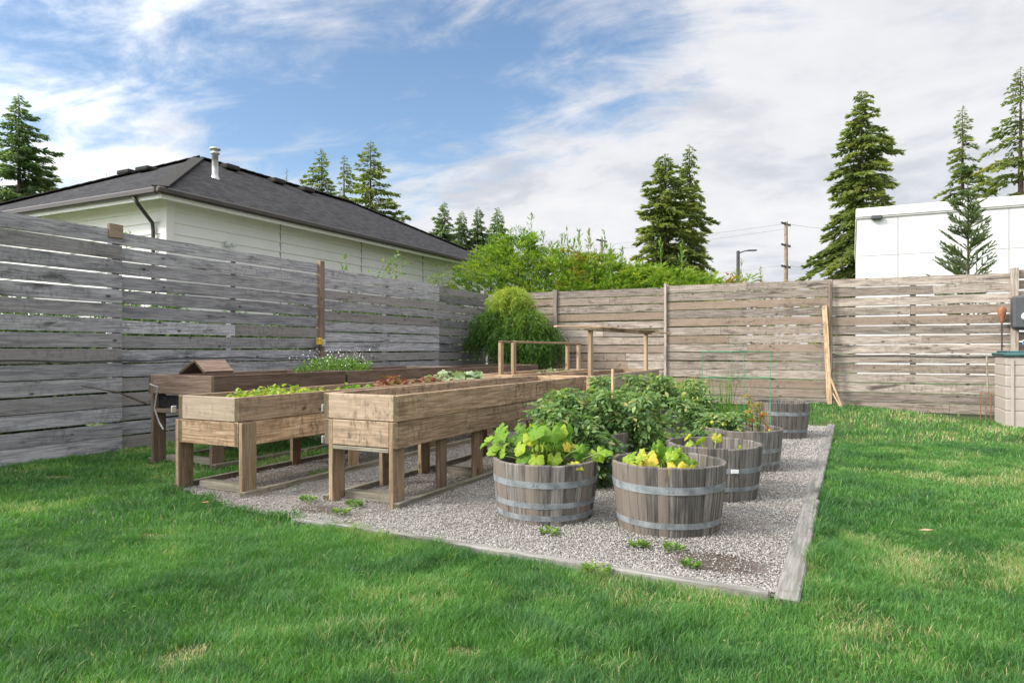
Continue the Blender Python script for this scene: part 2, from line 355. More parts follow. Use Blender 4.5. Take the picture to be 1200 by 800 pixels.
# ------------------------------------------------------------------ ground, gravel pad
PX0, PX1, PY0, PY1 = -4.95, -.30, 3.34, 10.9
def padmask(x, y, g=0.0): 
    yf = 3.24+(.30+x)*-.03+np.maximum(0, -3.75-x)*.30+(.10*(vnoise(x, y, .25, 51)-.5)+.08*(vnoise(x, y, .09, 52)-.5))*(x < -2.6)
    return (x > PX0-g) & (x < PX1+g) & (y > yf-g) & (y < PY1+g)
def ground_sheet():
    xs = np.concatenate([[-1500, -300, -80, -30, -16], np.arange(-10, 8.01, .25), [12, 25, 80, 300, 1500]])
    ys = np.concatenate([[-1500, -300, -60, -15, -4], np.arange(0, 16.01, .25), [22, 40, 90, 300, 1500]])
    Xg, Yg = np.meshgrid(xs, ys, indexing='ij'); Z = gz(Xg, Yg)-.004
    V = np.stack([Xg, Yg, Z], -1).reshape(-1, 3); a, b_ = len(xs), len(ys)
    i, j = np.meshgrid(np.arange(a-1), np.arange(b_-1), indexing='ij'); q = (i*b_+j).ravel()
    F = np.stack([q, q+b_, q+b_+1, q+1], 1)
    m, t, b = newmat('lawn_soil'); p = t.node('ShaderNodeNewGeometry').outputs['Position']
    n = t.noise(p, 3, 6, .65); n2 = t.noise(p, 60, 4, .6)
    c = t.ramp(n, [(.3, (.035, .075, .014)), (.55, (.06, .11, .02)), (.75, (.10, .10, .04))])
    c = t.mix(t.math('MULTIPLY', n2, .5), c, (.05, .04, .022))
    t.set(b.inputs['Base Color'], c); b.inputs['Roughness'].default_value = .95; bump(t, b, n2, .02)
    return setp(link('ground', np_mesh('ground', V, [F]), m), kind='structure')
ground_sheet()
def gravel():
    m, t, b = newmat('gravel'); p = t.node('ShaderNodeNewGeometry').outputs['Position']
    vo = t.node('ShaderNodeTexVoronoi', feature='F1'); t.set(vo.inputs['Vector'], p); vo.inputs['Scale'].default_value = 95
    n = t.noise(p, 2.2, 6, .65, .4)
    g = t.ramp(t.node('ShaderNodeSeparateColor', i_Color=vo.outputs['Color']).outputs[0], [(0, (.12, .118, .11)), (.5, (.30, .292, .275)), (1, (.55, .54, .52))])
    c = t.mix(t.math('ADD', .45, t.math('MULTIPLY', t.sstep(n, .46, .66), .5)), g, (.17, .145, .115))
    for (cx, cy, rx) in ((-.62, 3.62, .30), (-3.30, 3.60, .22), (-1.05, 3.75, .16)):      # spilled potting soil
        dv = t.node('ShaderNodeVectorMath', operation='SUBTRACT'); t.set(dv.inputs[0], p); dv.inputs[1].default_value = (cx, cy, .012)
        ln_ = t.node('ShaderNodeVectorMath', operation='LENGTH'); t.l.new(dv.outputs[0], ln_.inputs[0])
        c = t.mix(t.math('MULTIPLY', t.sstep(t.math('ADD', ln_.outputs['Value'], t.math('MULTIPLY', n, .2)), rx+.14, rx*.6+.06), .9), c, (.075, .055, .038))
    t.set(b.inputs['Base Color'], c); b.inputs['Roughness'].default_value = .9; bump(t, b, t.math('MULTIPLY', vo.outputs['Distance'], -1.0), .01)
    V = [(PX0, 3.76, .012), (-3.75, 3.40, .012), (-2.7, 3.36, .012), (PX1+.012, 3.26, .012), (PX1+.012, PY1, .012), (PX0, PY1, .012)]
    setp(link('gravel_path', np_mesh('gravel_path', np.array(V), [np.array([[0, 1, 2, 3, 4, 5]])]), m), kind='structure')
    # loose stones, thickest where the pad is seen from near
    N = 280000; y = 3.3+(rng.random(N)**1.7)*7.4; x = PX0+rng.random(N)*(PX1-PX0)
    soil = vnoise(x, y, .55, 3)*.6+vnoise(x, y, .2, 4)*.4
    bare = ((x+2.0+.9)**2/.16+(y-3.7)**2/.06 < 0) | (((x+.62)/.30)**2+((y-3.62)/.17)**2 < .6+.7*rng.random(N)) | (((x+3.30)/.24)**2+((y-3.60)/.11)**2 < .6+.7*rng.random(N))
    box = (x < -2.8) & (soil > .40); keep = padmask(x, y, -.004) & ~(bare & (rng.random(N) < .85)) & ~(box & (rng.random(N) < .75)) & ~((soil > .72) & (rng.random(N) < .5)); x = x[keep]; y = y[keep]; N = len(x)
    tm = np.array([(-1, -1, -1), (1, -1, -1), (1, 1, -1), (-1, 1, -1), (-.7, -.6, 1), (.6, -.7, 1), (.7, .5, 1), (-.5, .7, 1)])*.5
    fs = [(0, 3, 2, 1), (4, 5, 6, 7), (0, 1, 5, 4), (1, 2, 6, 5), (2, 3, 7, 6), (3, 0, 4, 7)]
    d1 = unit(rng.normal(size=(N, 3))*(1, 1, .35)); up = unit(rng.normal(size=(N, 3))*.4+(0, 0, 1))
    s = (.0035+.0065*rng.random(N)**2)[:, None]*np.stack([np.ones(N), .6+.4*rng.random(N), .45+.4*rng.random(N)], 1)
    s *= (1+.09*np.maximum(y-4, 0))[:, None]
    pos = np.stack([x, y, .016+s[:, 2]*.35+.006*rng.random(N)], 1)
    m2, t, b = newmat('stones'); tone = attr(t, 'tone')
    t.set(b.inputs['Base Color'], t.ramp(tone, [(0, (.17, .16, .145)), (.25, (.26, .25, .228)), (.7, (.39, .375, .34)), (.94, (.50, .485, .455)), (1, (.30, .22, .15))])); b.inputs['Roughness'].default_value = .85
    o = cloud('gravel', scatter(tm, fs, pos, rot_from(d1, up), s, rng.random(N)), m2); setp(o, 'loose grey and beige gravel stones covering the bed area', 'gravel', kind='stuff')
gravel()
# timber edging
e = empty('timber_edging', (0, 0, 0), 'grey timber edging boards bordering the gravel on the lawn side', 'edging')
def edge_board(a, b, w_=.1, h_=.07):
    m = MB(); m.board(a, b, w_, h_, seg=40, bow=.006, jit=.0018, tone=random.uniform(.3, .6), bev=.008); m.build('board', M['edging'], e)
edge_board((PX1+.05, 3.20, -.004), (PX1+.05, 5.35, .006), .105, .08); edge_board((PX1+.03, 5.37, -.006), (PX1+.045, 8.2, .0), .105, .08); edge_board((PX1+.045, 8.22, -.006), (PX1+.05, 10.95, -.006), .105, .08)
edge_board((PX1-.02, 3.235, .004), (-2.45, 3.31, .002), .045, .08); edge_board((-2.46, 3.31, .0), (-3.25, 3.34, -.014), .045, .08)
# ------------------------------------------------------------------ lawn
def lawn():
    # clipped to where a camera standing near the photograph's could look
    out_ = []
    def field(N, dmin, dmax, wid, ln, pw=1.0):
        u = rng.random(N)**pw; d = dmin+(dmax-dmin)*np.sqrt(u*(1+dmin/dmax))if False else np.sqrt(dmin**2+(dmax**2-dmin**2)*u)
        q = rng.uniform(-.98, .98, N); x = d*(cT*q-sT); y = d*(cT+sT*q)
        ok = (x > -7.2) & (y < 13.3) & ~padmask(x, y, np.where(x < -2.6, -.05, .04)) & ~((x > PX1-.1) & (x < PX1+.10) & (y > 3.18) & (y < 11)) & ~((x > 1.95) & (y > 11.8))
        x, y, d = x[ok], y[ok], d[ok]
        # thin, bare and dry spots
        big = vnoise(x, y, 1.1, 11)*.6+vnoise(x, y, .38, 12)*.4
        r = rng.random(len(x)); thin = np.zeros(len(x), bool)
        for (cx, cy, rx, ry) in spots: thin |= ((x-cx)/rx)**2+((y-cy)/ry)**2 < .5+.8*rng.random(len(x))
        under = (x < -4.95) & (y > 4.3) & (x > -6.3)
        edge_l = (x < -6.75) & (vnoise(x, y, .5, 15) > .45)
        ok = ~(thin & (r < .60)) & ~(under & (r < .45)) & ~(edge_l & (r < .7)) & ~((y > 12.4) & (x > .6) & (y > 13.2-.9*np.clip(x-1.0, 0, 1)) & (r < .9))
        x, y, d, big, thin = x[ok], y[ok], d[ok], big[ok], thin[ok]; N = len(x)
        lush = vnoise(x, y, .75, 21)*.55+vnoise(x, y, .22, 22)*.45
        clump = vnoise(x, y, .09, 23)
        near_edge = np.clip(1-np.maximum(np.maximum(PX0-x, x-PX1-.14), np.maximum(3.2-y, y-PY1))/.2, 0, 1)*(vnoise(x, y, .16, 77) > .42)*np.where(x > PX1, 1, .55)*np.where(y < 3.3, .55, 1)
        L = ln*(.30+1.0*lush**1.5+.9*(clump > .62)*clump*lush+.6*rng.random(N))*(1+.65*near_edge)*np.where(thin, .38, 1)
        a = 2*np.pi*(vnoise(x, y, .35, 31)*1.6)+rng.normal(0, 1.9, N)
        ben = (.25+.65*rng.random(N))*L
        w2 = wid*(.6+.7*rng.random(N))*.5
        base = np.stack([x, y, gz(x, y)-.003], 1); dx = np.stack([np.cos(a), np.sin(a), 0*a], 1)
        tw = a+np.pi/2+rng.normal(0, .6, N); sd = np.stack([np.cos(tw), np.sin(tw), 0*a], 1)*w2[:, None]
        up = np.array([0, 0, 1.0])
        mid = base+dx*(ben*.35)[:, None]+up*(L*.55)[:, None]; tip = base+dx*ben[:, None]+up*(L*.86)[:, None]
        V = np.stack([base-sd, base+sd, mid+sd*.8, mid-sd*.8, tip], 1).reshape(-1, 3)
        b = (np.arange(N)*5)[:, None]
        G = [b+np.array([[0, 1, 2, 3]]), b+np.array([[3, 2, 4]])]
        dry = vnoise(x, y, .85, 41)*.5+vnoise(x, y, .28, 42)*.3+vnoise(x, y, .1, 43)*.2
        rr = np.clip((x+.6)/2.2, 0, 1)*.06
        tone = .18+.46*np.clip((dry+rr-.36)*1.7, 0, 1)-.22*np.clip((vnoise(x, y, .42, 61)*.6+vnoise(x, y, .13, 62)*.4-.52)*5, 0, 1)+rng.normal(0, .13, N)
        strw = (rng.random(N) < np.clip((dry+rr-.58)*2.4, .02, .6)); tone = np.where(strw, .82+.18*rng.random(N), tone)
        tone = np.where(thin, .78+.3*rng.random(N), tone)
        tone -= .13*near_edge+.12*(lush-.5)
        out_.append((V, G, np.repeat(np.clip(tone, 0, 1), 5)))
    p = lambda px, py: at(px, d=800*EYE/(py-409))
    spots = []
    for (px, py, rx, ry) in [(215, 770, .10, .11), (180, 630, .12, .07), (545, 765, .08, .05), (740, 770, .06, .03), (1150, 590, .3, .05), (470, 790, .07, .03), (1075, 690, .14, .05), (70, 560, .2, .08)]:
        q = p(px, py); spots.append((q.x, q.y, rx+1e-6, ry+1e-6))
    field(330000, 1.9, 4.2, .0029, .040)
    field(290000, 4.2, 8.0, .0052, .041)
    field(150000, 8.0, 17.0, .012, .048)
    n = 6000; d = np.sqrt(2.0**2+(8.0**2-2.0**2)*rng.random(n)); q = rng.uniform(-.9, .9, n); x = d*(cT*q-sT); y = d*(cT+sT*q)
    ok = (vnoise(x, y, .45, 91)*.7+vnoise(x, y, .12, 92)*.3 > .60) & (x > -7) & ~padmask(x, y, .18) ; x = x[ok]; y = y[ok]; n = len(x); a = rng.random(n)*6.28
    c = cloud('clover', scatter([(0, 0, 0), (.5, .42, .05), (1, .3, 0), (1.05, -.3, 0), (.5, -.42, .05)], [(0, 4, 3, 2, 1)], np.stack([x, y, .022+.018*rng.random(n)], 1), rot_from(np.stack([np.cos(a), np.sin(a), .1*np.sin(a*3)], 1), rng.normal(size=(n, 3))*.25+(0, 0, 1)), .008+.010*rng.random(n), np.clip(rng.normal(.25, .15, n), 0, 1)), M['weed']); setp(c, 'small round clover leaves mixed into the lawn', 'clover', kind='stuff')
    o = cloud('grass', out_, M['grass']); setp(o, 'green lawn grass with patchy straw coloured tufts', 'grass', kind='stuff')
lawn()
# ------------------------------------------------------------------ fences
def fence_panel(parent, a, b, top, n, pitch, hgt, mat, thick=.02, zfun=None, missing=()):
    m = MB(); a = Vector(a); b = Vector(b)
    for k in range(n):
        if k in missing: continue
        z = top-hgt/2-k*pitch+random.uniform(-.004, .004)
        tl = random.uniform(-.004, .004)
        if (b-a).length > 2.0 and random.random() < .25:      # two lengths butted on the same row
            f = random.uniform(.35, .7); c = a.lerp(b, f)
            m.board((a.x, a.y, z+tl), (c.x, c.y, z), thick, hgt, seg=5, bow=.005, jit=.0012, bev=.002); dd = (b-a).normalized()*.004
            m.board((c.x+dd.x, c.y+dd.y, z+random.uniform(-.003, .003)), (b.x, b.y, z-tl), thick, hgt*random.uniform(.98, 1.0), seg=5, bow=.005, jit=.0012, bev=.002)
        else: m.board((a.x, a.y, z+tl), (b.x, b.y, z-tl), thick, hgt*random.uniform(.98, 1.01), seg=8, bow=.006, jit=.0015, bev=.002)
    return m.build('slat_panel', mat, parent)
def post(parent, x, y, top, w_=.09, mat=None, h0=-.2):
    m = MB(); m.board((x, y, h0), (x, y, top), w_, w_, up=(0, 1, 0), bev=.004, seg=3); return m.build('post', mat or M['fence_left'], parent)
FX = -7.3
fl = empty('wooden_fence', (FX, 7.5, 0), 'tall grey horizontal slat fence along the left, between lawn and white house', 'fence')
def inv(o, par): o.parent = par; o.location = -par.location; return o
def FL(y0, y1, dx, top, n=15, pitch=.163, h=.145): return inv(fence_panel(None, (FX+dx, y0, 0), (FX+dx, y1, 0), top, n, pitch, h, M['fence_left']), fl)
FL(1.2, 4.86, .055, EYE+1.31, h=.149); FL(4.87, 8.02, .0, EYE+1.30); FL(8.13, 11.46, .0, EYE+1.245); FL(11.48, 13.36, -.03, EYE+1.235)
for (x, y, top, mt, w_) in [(FX-.02, 1.3, 2.5, 'fence_left', .09), (FX-.02, 4.81, 2.5, 'fence_left', .085), (FX+.01, 8.075, EYE+1.35, 'post', .095), (FX-.04, 11.42, EYE+1.27, 'fence_left', .085), (FX-.06, 13.38, EYE+1.3, 'fence_left', .09), (FX-.06, 6.45, 2.36, 'fence_left', .085), (FX-.06, 9.8, 2.3, 'fence_left', .085)]:
    inv(post(None, x, y, top, w_, M[mt]), fl)
m = MB(); m.box((FX+.045, 4.70, 2.34), (FX+.085, 4.86, 2.49)); inv(m.build('post_cap_block', M['post'], None), fl)
m = MB()                                     # cable stapled along the fence
pts = [(FX+.095-.025*(y > 4.87), y, 1.0+.012*math.sin(y*2.3)+.006*math.sin(y*7)) for y in np.arange(1.3, 8.0, .2)]
m.tube(pts, .008, 6); o = m.build('garden_cable', M['cable']); setp(o, 'thin black cable stapled along the left fence slats', 'cable')
m = MB(); p0 = at(95, X=FX+.1, py=452); p1 = at(172, X=-6.9, py=473)
m.tube([p0, p0.lerp(p1, .5)+Vector((0, .03, .03)), p1], [.006, .009, .012], 6); o = m.build('dead_twig', M['bark']); setp(o, 'bare brown twig leaning off the left fence', 'twig')
BY = 13.4
fb = empty('wooden_fence', (0, BY, 0), 'tan brown horizontal slat fence across the back of the lawn', 'fence')
def FBk(x0, x1, dy, top, n, pitch, h): return inv(fence_panel(None, (x0, BY+dy, 0), (x1, BY+dy, 0), top, n, pitch, h, M['fence_back']), fb)
FBk(-7.25, -5.66, .02, EYE+1.22, 14, .163, .147); FBk(-5.56, -3.30, .0, EYE+1.215, 14, .163, .147); FBk(-3.29, -.36, -.05, EYE+1.24, 14, .163, .148); FBk(-.30, 2.30, .03, EYE+1.235, 14, .166, .149); FBk(2.40, 5.0, .03, EYE+1.27, 15, .165, .143)
for (x, y, top, mt, w_) in [(-5.61, BY-.02, EYE+1.25, 'fence_back', .09), (-3.25, BY-.095, EYE+1.29, 'fence_back', .045), (-3.25, BY+.03, EYE+1.27, 'fence_back', .09), (-.34, BY+.05, EYE+1.24, 'fence_back', .09), (-.34, BY-.09, EYE+1.22, 'post', .04), (2.35, BY-.03, EYE+1.30, 'fence_back', .10), (-1.8, BY+.04, EYE+1.1, 'fence_back', .085), (.95, BY+.09, EYE+1.15, 'fence_back', .085), (5.0, BY, 2.4, 'fence_back', .09)]:
    inv(post(None, x, y, top, w_, M[mt]), fb)
m = MB(); m.tube([(x, BY-.0+(-.035 if x < -.3 else .008), 1.0+.01*math.sin(x*3)) for x in np.arange(-.28, 2.3, .2)], .007, 6); o = m.build('garden_cable', M['cable']); setp(o, 'black cable running along the right end of the back fence', 'cable')
# ------------------------------------------------------------------ planter beds
def leg(par, x, y, h, wx=.038, wy=.14, mat='leg', z0=0.0, tone=None):
    m = MB(); m.board((x, y, z0-.02), (x, y, h), wx, wy, up=(0, 1, 0), tone=tone, bev=.004, seg=2); return m.build('leg', M[mat], par)
def bed(label, x0, x1, y0, y1, top, leg_ys, style, mat='bed', lmat='leg', rows=2, soil_drop=.14, group='raised wooden planter beds on legs', bh=.184, rails=True):
    t = empty('planter_bed', ((x0+x1)/2, (y0+y1)/2, 0), label, 'planter', group); ox, oy = (x0+x1)/2, (y0+y1)/2
    x0 -= ox; x1 -= ox; y0 -= oy; y1 -= oy; tk = .038
    for r in range(rows):
        z = top-bh/2-r*(bh+.003); ins = .006*r
        for sx, xx in ((-1, x0+tk/2+ins), (1, x1-tk/2-ins)):
            m = MB(); L = y1-y0
            if L > 3 and r == 1:
                c = y0+L*random.uniform(.45, .6); m.board((xx, y0, z), (xx, c, z), tk, bh, seg=5, bow=.003); m.board((xx, c+.003, z), (xx, y1, z), tk, bh, seg=5, bow=.003)
            else: m.board((xx, y0, z), (xx, y1, z), tk, bh, seg=8, bow=.004)
            m.build('side_board', M[mat], t)
        for yy in (y0+tk/2+.003, y1-tk/2-.003):
            m = MB(); a = x0+tk+.001; b = x1-tk-.001
            if style == 'A' and r == 1: a += tk+.002; b -= tk+.002
            m.board((a, yy, z), (b, yy, z), tk, bh-.002); m.build('end_board', M[mat], t)
    zb = top-rows*(bh+.003)
    if style == 'A':
        m = MB(); m.board((x0+tk*2+.004, y0+.03, zb-.016), (x1-tk*2-.004, y0+.03, zb-.016), .06, .028); m.build('cross_rail', M['rail'], t)
    m = MB(); m.box((x0+tk+.002, y0+tk+.006, zb+.01), (x1-tk-.002, y1-tk-.006, zb+.03)); m.build('bottom_board', M[mat], t)
    # soil with an uneven top
    nx, ny = 8, max(12, int((y1-y0)*14)); xs = np.linspace(x0+tk+.001, x1-tk-.001, nx); ys = np.linspace(y0+tk+.004, y1-tk-.004, ny)
    Xg, Yg = np.meshgrid(xs, ys, indexing='ij'); Z = top-soil_drop+.03*(vnoise(Xg+ox, Yg+oy, .12, 5)-.5)+.03*(vnoise(Xg+ox, Yg+oy, .5, 6)-.5)
    V = np.stack([Xg, Yg, Z], -1).reshape(-1, 3); i, j = np.meshgrid(np.arange(nx-1), np.arange(ny-1), indexing='ij'); q = (i*ny+j).ravel()
    link('soil', np_mesh('soil', V, [np.stack([q, q+ny, q+ny+1, q+1], 1)]), M['soil'], t, True)
    for k, ly in enumerate(leg_ys):
        ly -= oy
        for sx in (-1, 1):
            if style == 'A': xx = x1-tk*1.5-.003 if sx > 0 else x0+tk*1.5+.003; hh = top-bh-.004 if k == 0 else zb+.002
            elif style == 'B': xx = x1+tk/2+.001 if sx > 0 else x0-tk/2-.001; hh = top-bh-.006
            else: xx = x1-.05 if sx > 0 else x0+.05; hh = top-.004 if k == 0 and sx < 0 else top-bh-.02
            yy = ly+.072; leg(t, xx, yy, hh, mat=lmat, wy=.14 if k != 1 else .11)
    if rails:
        for sx in (-1, 1):
            xr = (x1-tk*1.5 if sx > 0 else x0+tk*1.5)+(.05 if style == 'B' else .0)*sx
            m = MB(); m.board((xr+.045*sx, y0+.0, .03), (xr+.045*sx, y1, .03), .045, .05, seg=6, bow=.006); m.build('ground_rail', M['rail'], t)
        for yy in [y0+.16]+[l-oy+.2 for l in leg_ys[2::2]]:
            m = MB(); m.board((x0+tk*2+.02, yy, .045), (x1-tk*2-.02, yy, .045), .09, .06); m.build('ground_cross_rail', M['rail'], t)
    return t
TA = .80
bedA = bed('long light brown planter bed on legs, nearest the barrels, empty of plants', -3.46, -2.80, 3.87, 7.62, TA, [3.87, 4.45, 5.02, 6.1, 7.35], 'A')
bedB = bed('brown planter bed on legs with yellow green seedlings at its near end', -4.76, -4.10, 3.66, 7.95, .757, [3.66, 4.88, 6.2, 7.5], 'B')
bedC = bed('dark old planter bed by the left fence with black liner showing under its end', -6.18, -5.26, 4.42, 6.25, .872, [4.42, 5.9], 'C', 'bed_old', 'bed_old', 1)
m = MB(); m.box((-.40, -.85, .845-.30), (.40, -.80, .845-.18)); m.box((-.40, -.8, .845-.30), (.40, .86, .845-.28)); m.build('black_liner', M['black'], bedC)
m = MB(); m.box((-.42, -.89, .845-.345), (.42, -.84, .845-.305)); m.build('lower_rail', M['bed_old'], bedC)
bedC2 = bed('dark old planter bed behind the white flowers by the left fence', -6.18, -5.26, 6.29, 8.75, .862, [6.4, 8.3], 'C', 'bed_old', 'bed_old', 1, rails=False)
bedC3 = bed('dark old planter bed ending beside the weeping cypress', -6.18, -5.30, 8.80, 11.8, .83, [8.9, 11.3], 'C', 'bed_old', 'bed_old', 1, rails=False)
bedA2 = bed('brown planter bed behind the tomato plants, carrying a high post rail', -3.44, -2.80, 8.05, 11.05, .79, [8.05, 10.6], 'A')
bedB2 = bed('brown planter bed carrying the low post frame', -4.55, -4.0, 8.15, 11.2, .78, [8.15, 10.8], 'A')
# loose plank on bed C
q = at(241, Y=4.75)
m = MB(); m.board((q.x-.075, 4.58, .942), (q.x-.075, 4.98, .945), .24, .028, up=(-.5, 0, .86), seg=2); o = m.build('loose_plank', M['bed_old']); setp(o, 'dark plank propped like the left half of a little roof on the old planter corner', 'plank')
m = MB(); m.board((q.x+.098, 4.60, .945), (q.x+.098, 4.95, .945), .17, .03, up=(.62, 0, .78), seg=2, tone=.9); o = m.build('loose_plank', M['bed_old']); setp(o, 'short brown plank propped as the right half of the little roof on the old planter', 'plank')
# hardware on beds
for par, pts in ((bedB, [(-.395, -2.11, .735-.10)]), (bedA, [(-.345, -1.83, .63+.05), (-.345, -1.83, .45)])):
    for (x, y, z) in pts:
        m = MB(); m.box((x-.012, y-.045, z-.02), (x+.004, y-.002, z+.035)); m.build('hook', M['steel'], par)
# low frame on bed B2 and high rail on bed A2
def frame_posts(t, pts, top, base, w_=.085):
    for (x, y) in pts:
        m = MB(); m.board((x, y, base), (x, y, top), w_*.5, w_, up=(0, 1, 0), tone=random.uniform(.3, .9)); m.build('post', M['new_wood'], t)
p587, p602, p665, p678 = at(587, Y=8.35), at(602, Y=8.35), at(665, Y=10.9), at(678, Y=10.9)
t = empty('post_frame', (0, 0, 0), 'low four post timber frame standing on the middle planter', 'frame')
frame_posts(t, [(p.x, p.y) for p in (p587, p602, p665, p678)], 1.205, .76)
m = MB(); m.board((p587.x, 8.34, 1.22), (p665.x, 10.95, 1.22), .075, .03); m.board((p602.x, 8.40, 1.219), (p678.x, 10.95, 1.219), .06, .03, tone=.9); m.build('top_rail', M['bed'], t)
t = empty('post_frame', (0, 0, 0), 'taller post and rail frame topped with loose boards behind the tomatoes', 'frame')
pa = at(692, Y=8.35); pb = at(757, Y=10.75)
frame_posts(t, [(pa.x, pa.y), (pb.x, pb.y)], 1.36, .6, .09)
m = MB(); m.board((pa.x, 8.2, 1.378), (pb.x+.02, 10.9, 1.378), .09, .034); m.build('top_rail', M['bed'], t)
for (a, b, z, tn) in [((-3.4, 8.1), (-2.9, 8.75), 1.412, .8), ((-3.02, 8.6), (-2.82, 9.8), 1.414, .3), ((-3.1, 9.7), (-2.75, 10.7), 1.415, .5), ((-2.98, 10.1), (-2.7, 11.3), 1.40, .9)]:
    m = MB(); m.board((a[0], a[1], z), (b[0], b[1], z+random.uniform(-.02, .02)), .09, .022, tone=tn); o = m.build('loose_board', M['new_wood' if tn > .6 else 'bed'], t)
# ------------------------------------------------------------------ barrels
def barrel_part(seed, soil_h, hoops=((.285, .04), (.155, .035), (.075, .035)), H=.43, Rt=.352, Rb=.305):
    rr = random.Random(seed); n = 30; m = MB()
    t = empty('half_barrel', (0, 0, 0))
    def rad(z): u = z/H; return Rb+(Rt-Rb)*(u*(1.55-.55*u))
    zs = [-.03, .0, .06, .14, .22, .30, .37, H-.006, H]
    a0 = 0
    ws = [rr.uniform(.7, 1.3) for _ in range(n)]; tot = sum(ws)
    for k in range(n):
        a1 = a0+2*math.pi*ws[k]/tot; g_ = .006; tn = rr.random(); dz = rr.uniform(-.004, .004); dr = rr.uniform(-.0015, .0015)
        v = []; f = []; g = []; o1, o2 = rr.uniform(0, 50), rr.uniform(0, 50); NS = 3
        for z in zs:
            zz_ = z+(dz if z > .3 else 0)
            for q in range(NS+1):
                aa = a0+g_*.5+(a1-a0-g_)*q/NS; ed = -.0025 if q in (0, NS) else 0
                R0 = rad(max(z, 0))+dr+ed-(.004 if z == H else 0)
                v.append((R0*math.cos(aa), R0*math.sin(aa), zz_)); g.append((zz_+o1, (aa-a0)*.33+o2, 0))
            for q in range(NS, -1, -1):
                aa = a0+g_*.5+(a1-a0-g_)*q/NS; R0 = rad(max(z, 0))-.026+(.004 if z == H else 0)
                v.append((R0*math.cos(aa), R0*math.sin(aa), zz_)); g.append((zz_+o1, (aa-a0)*.33+o2, .026))
        w_ = 2*(NS+1)
        for i in range(len(zs)-1):
            for j in range(w_): f.append((i*w_+j, i*w_+(j+1) % w_, (i+1)*w_+(j+1) % w_, (i+1)*w_+j))
        q = (len(zs)-1)*w_; f.append(tuple(q+j for j in range(w_)))
        m.add(v, f, g, tn); a0 = a1
    m.build('stave_wall', M['barrel'], t)
    for (z, hh) in hoops:
        m = MB(); r0 = rad(z)+.0025; r1 = rad(z+hh)+.0025
        m.lathe([(r0, z), (r1, z+hh), (r1-.002, z+hh+.0004), (r0-.003, z-.0004)], 96, closed=True); ho = m.build('hoop', M['hoop'], t)
        m = MB(); a = rr.uniform(3.9, 5.3)
        for da in (0, .07):
            x, y = (r0+.001)*math.cos(a+da), (r0+.001)*math.sin(a+da); m.tube([(x, y, z+hh/2), (x*1.012, y*1.012, z+hh/2)], [.007, .005], 8)
        m.build('rivet', M['hoop'], ho)
    m = MB(); rs = rad(soil_h)-.027; n2 = 28; v = [(0, 0, soil_h)]; f = []
    for k, fr in enumerate((.35, .7, 1)):
        for j in range(n2): v.append((rs*fr*math.cos(2*math.pi*j/n2), rs*fr*math.sin(2*math.pi*j/n2), soil_h+(rr.uniform(-.012, .012) if fr < 1 else -.01)))
    for j in range(n2):
        f.append((0, 1+j, 1+(j+1) % n2))
        for k in range(2): f.append((1+k*n2+j, 1+(k+1)*n2+j, 1+(k+1)*n2+(j+1) % n2, 1+k*n2+(j+1) % n2))
    m.add(v, f); m.build('soil', M['soil'], t, True)
    return t
H3 = ((.285, .04), (.155, .035), (.075, .035)); H2 = ((.275, .045), (.07, .035)); H4 = ((.235, .036), (.12, .03), (.03, .028))
BR = [  # px of centre, Y, hoops, sinking, label
    (638.5, 4.19, H3, -.025, 'weathered half barrel with three hoops, left of the two front barrels, full of squash leaves', .37),
    (783, 4.27, H2, -.0, 'weathered half barrel nearest the gravel corner, with two hoops', .33),
    (836, 5.35, ((.25, .038), (.12, .03), (.0, .03)), -.02, 'half barrel with a small white tag on its hoop, second in the right row', .26),
    (870, 6.70, H4, -.04, 'dark half barrel holding a thin yellowing tomato plant, third in the right row', .37),
    (914, 9.26, H2, .03, 'pale half barrel farthest back, alone near the grass edge', .37),
    (690, 5.50, H3, .0, 'dark half barrel in shade behind the squash barrel, full of tomato plants', .37),
    (729, 6.85, H3, .0, 'half barrel mostly covered by tomato foliage, middle of the left row', .37),
    (775, 8.25, H3, .0, 'half barrel behind the tomato plants, far end of the left row', .37)]
BP = []
for k, (px, Y, hp, sink, lab, sh_) in enumerate(BR):
    p = at(px, Y=Y); t = barrel_part(100+k, sh_, hp); t.location = (p.x, p.y, sink); t.rotation_euler = (random.uniform(-.012, .012), random.uniform(-.012, .012), random.uniform(0, .3) if k != 0 else 0)
    setp(t, lab, 'barrel', 'half wine barrels used as planters'); BP.append(Vector((p.x, p.y, sink)))
    if k == 2:
        m = MB(); a = -1.05; r0 = .347; c = Vector((r0*math.cos(a), r0*math.sin(a), .27)); tg = Vector((-math.sin(a), math.cos(a), 0)); m.board(c-tg*.028, c+tg*.028, .006, .026, bev=.001); m.build('white_tag', M['white'], t)
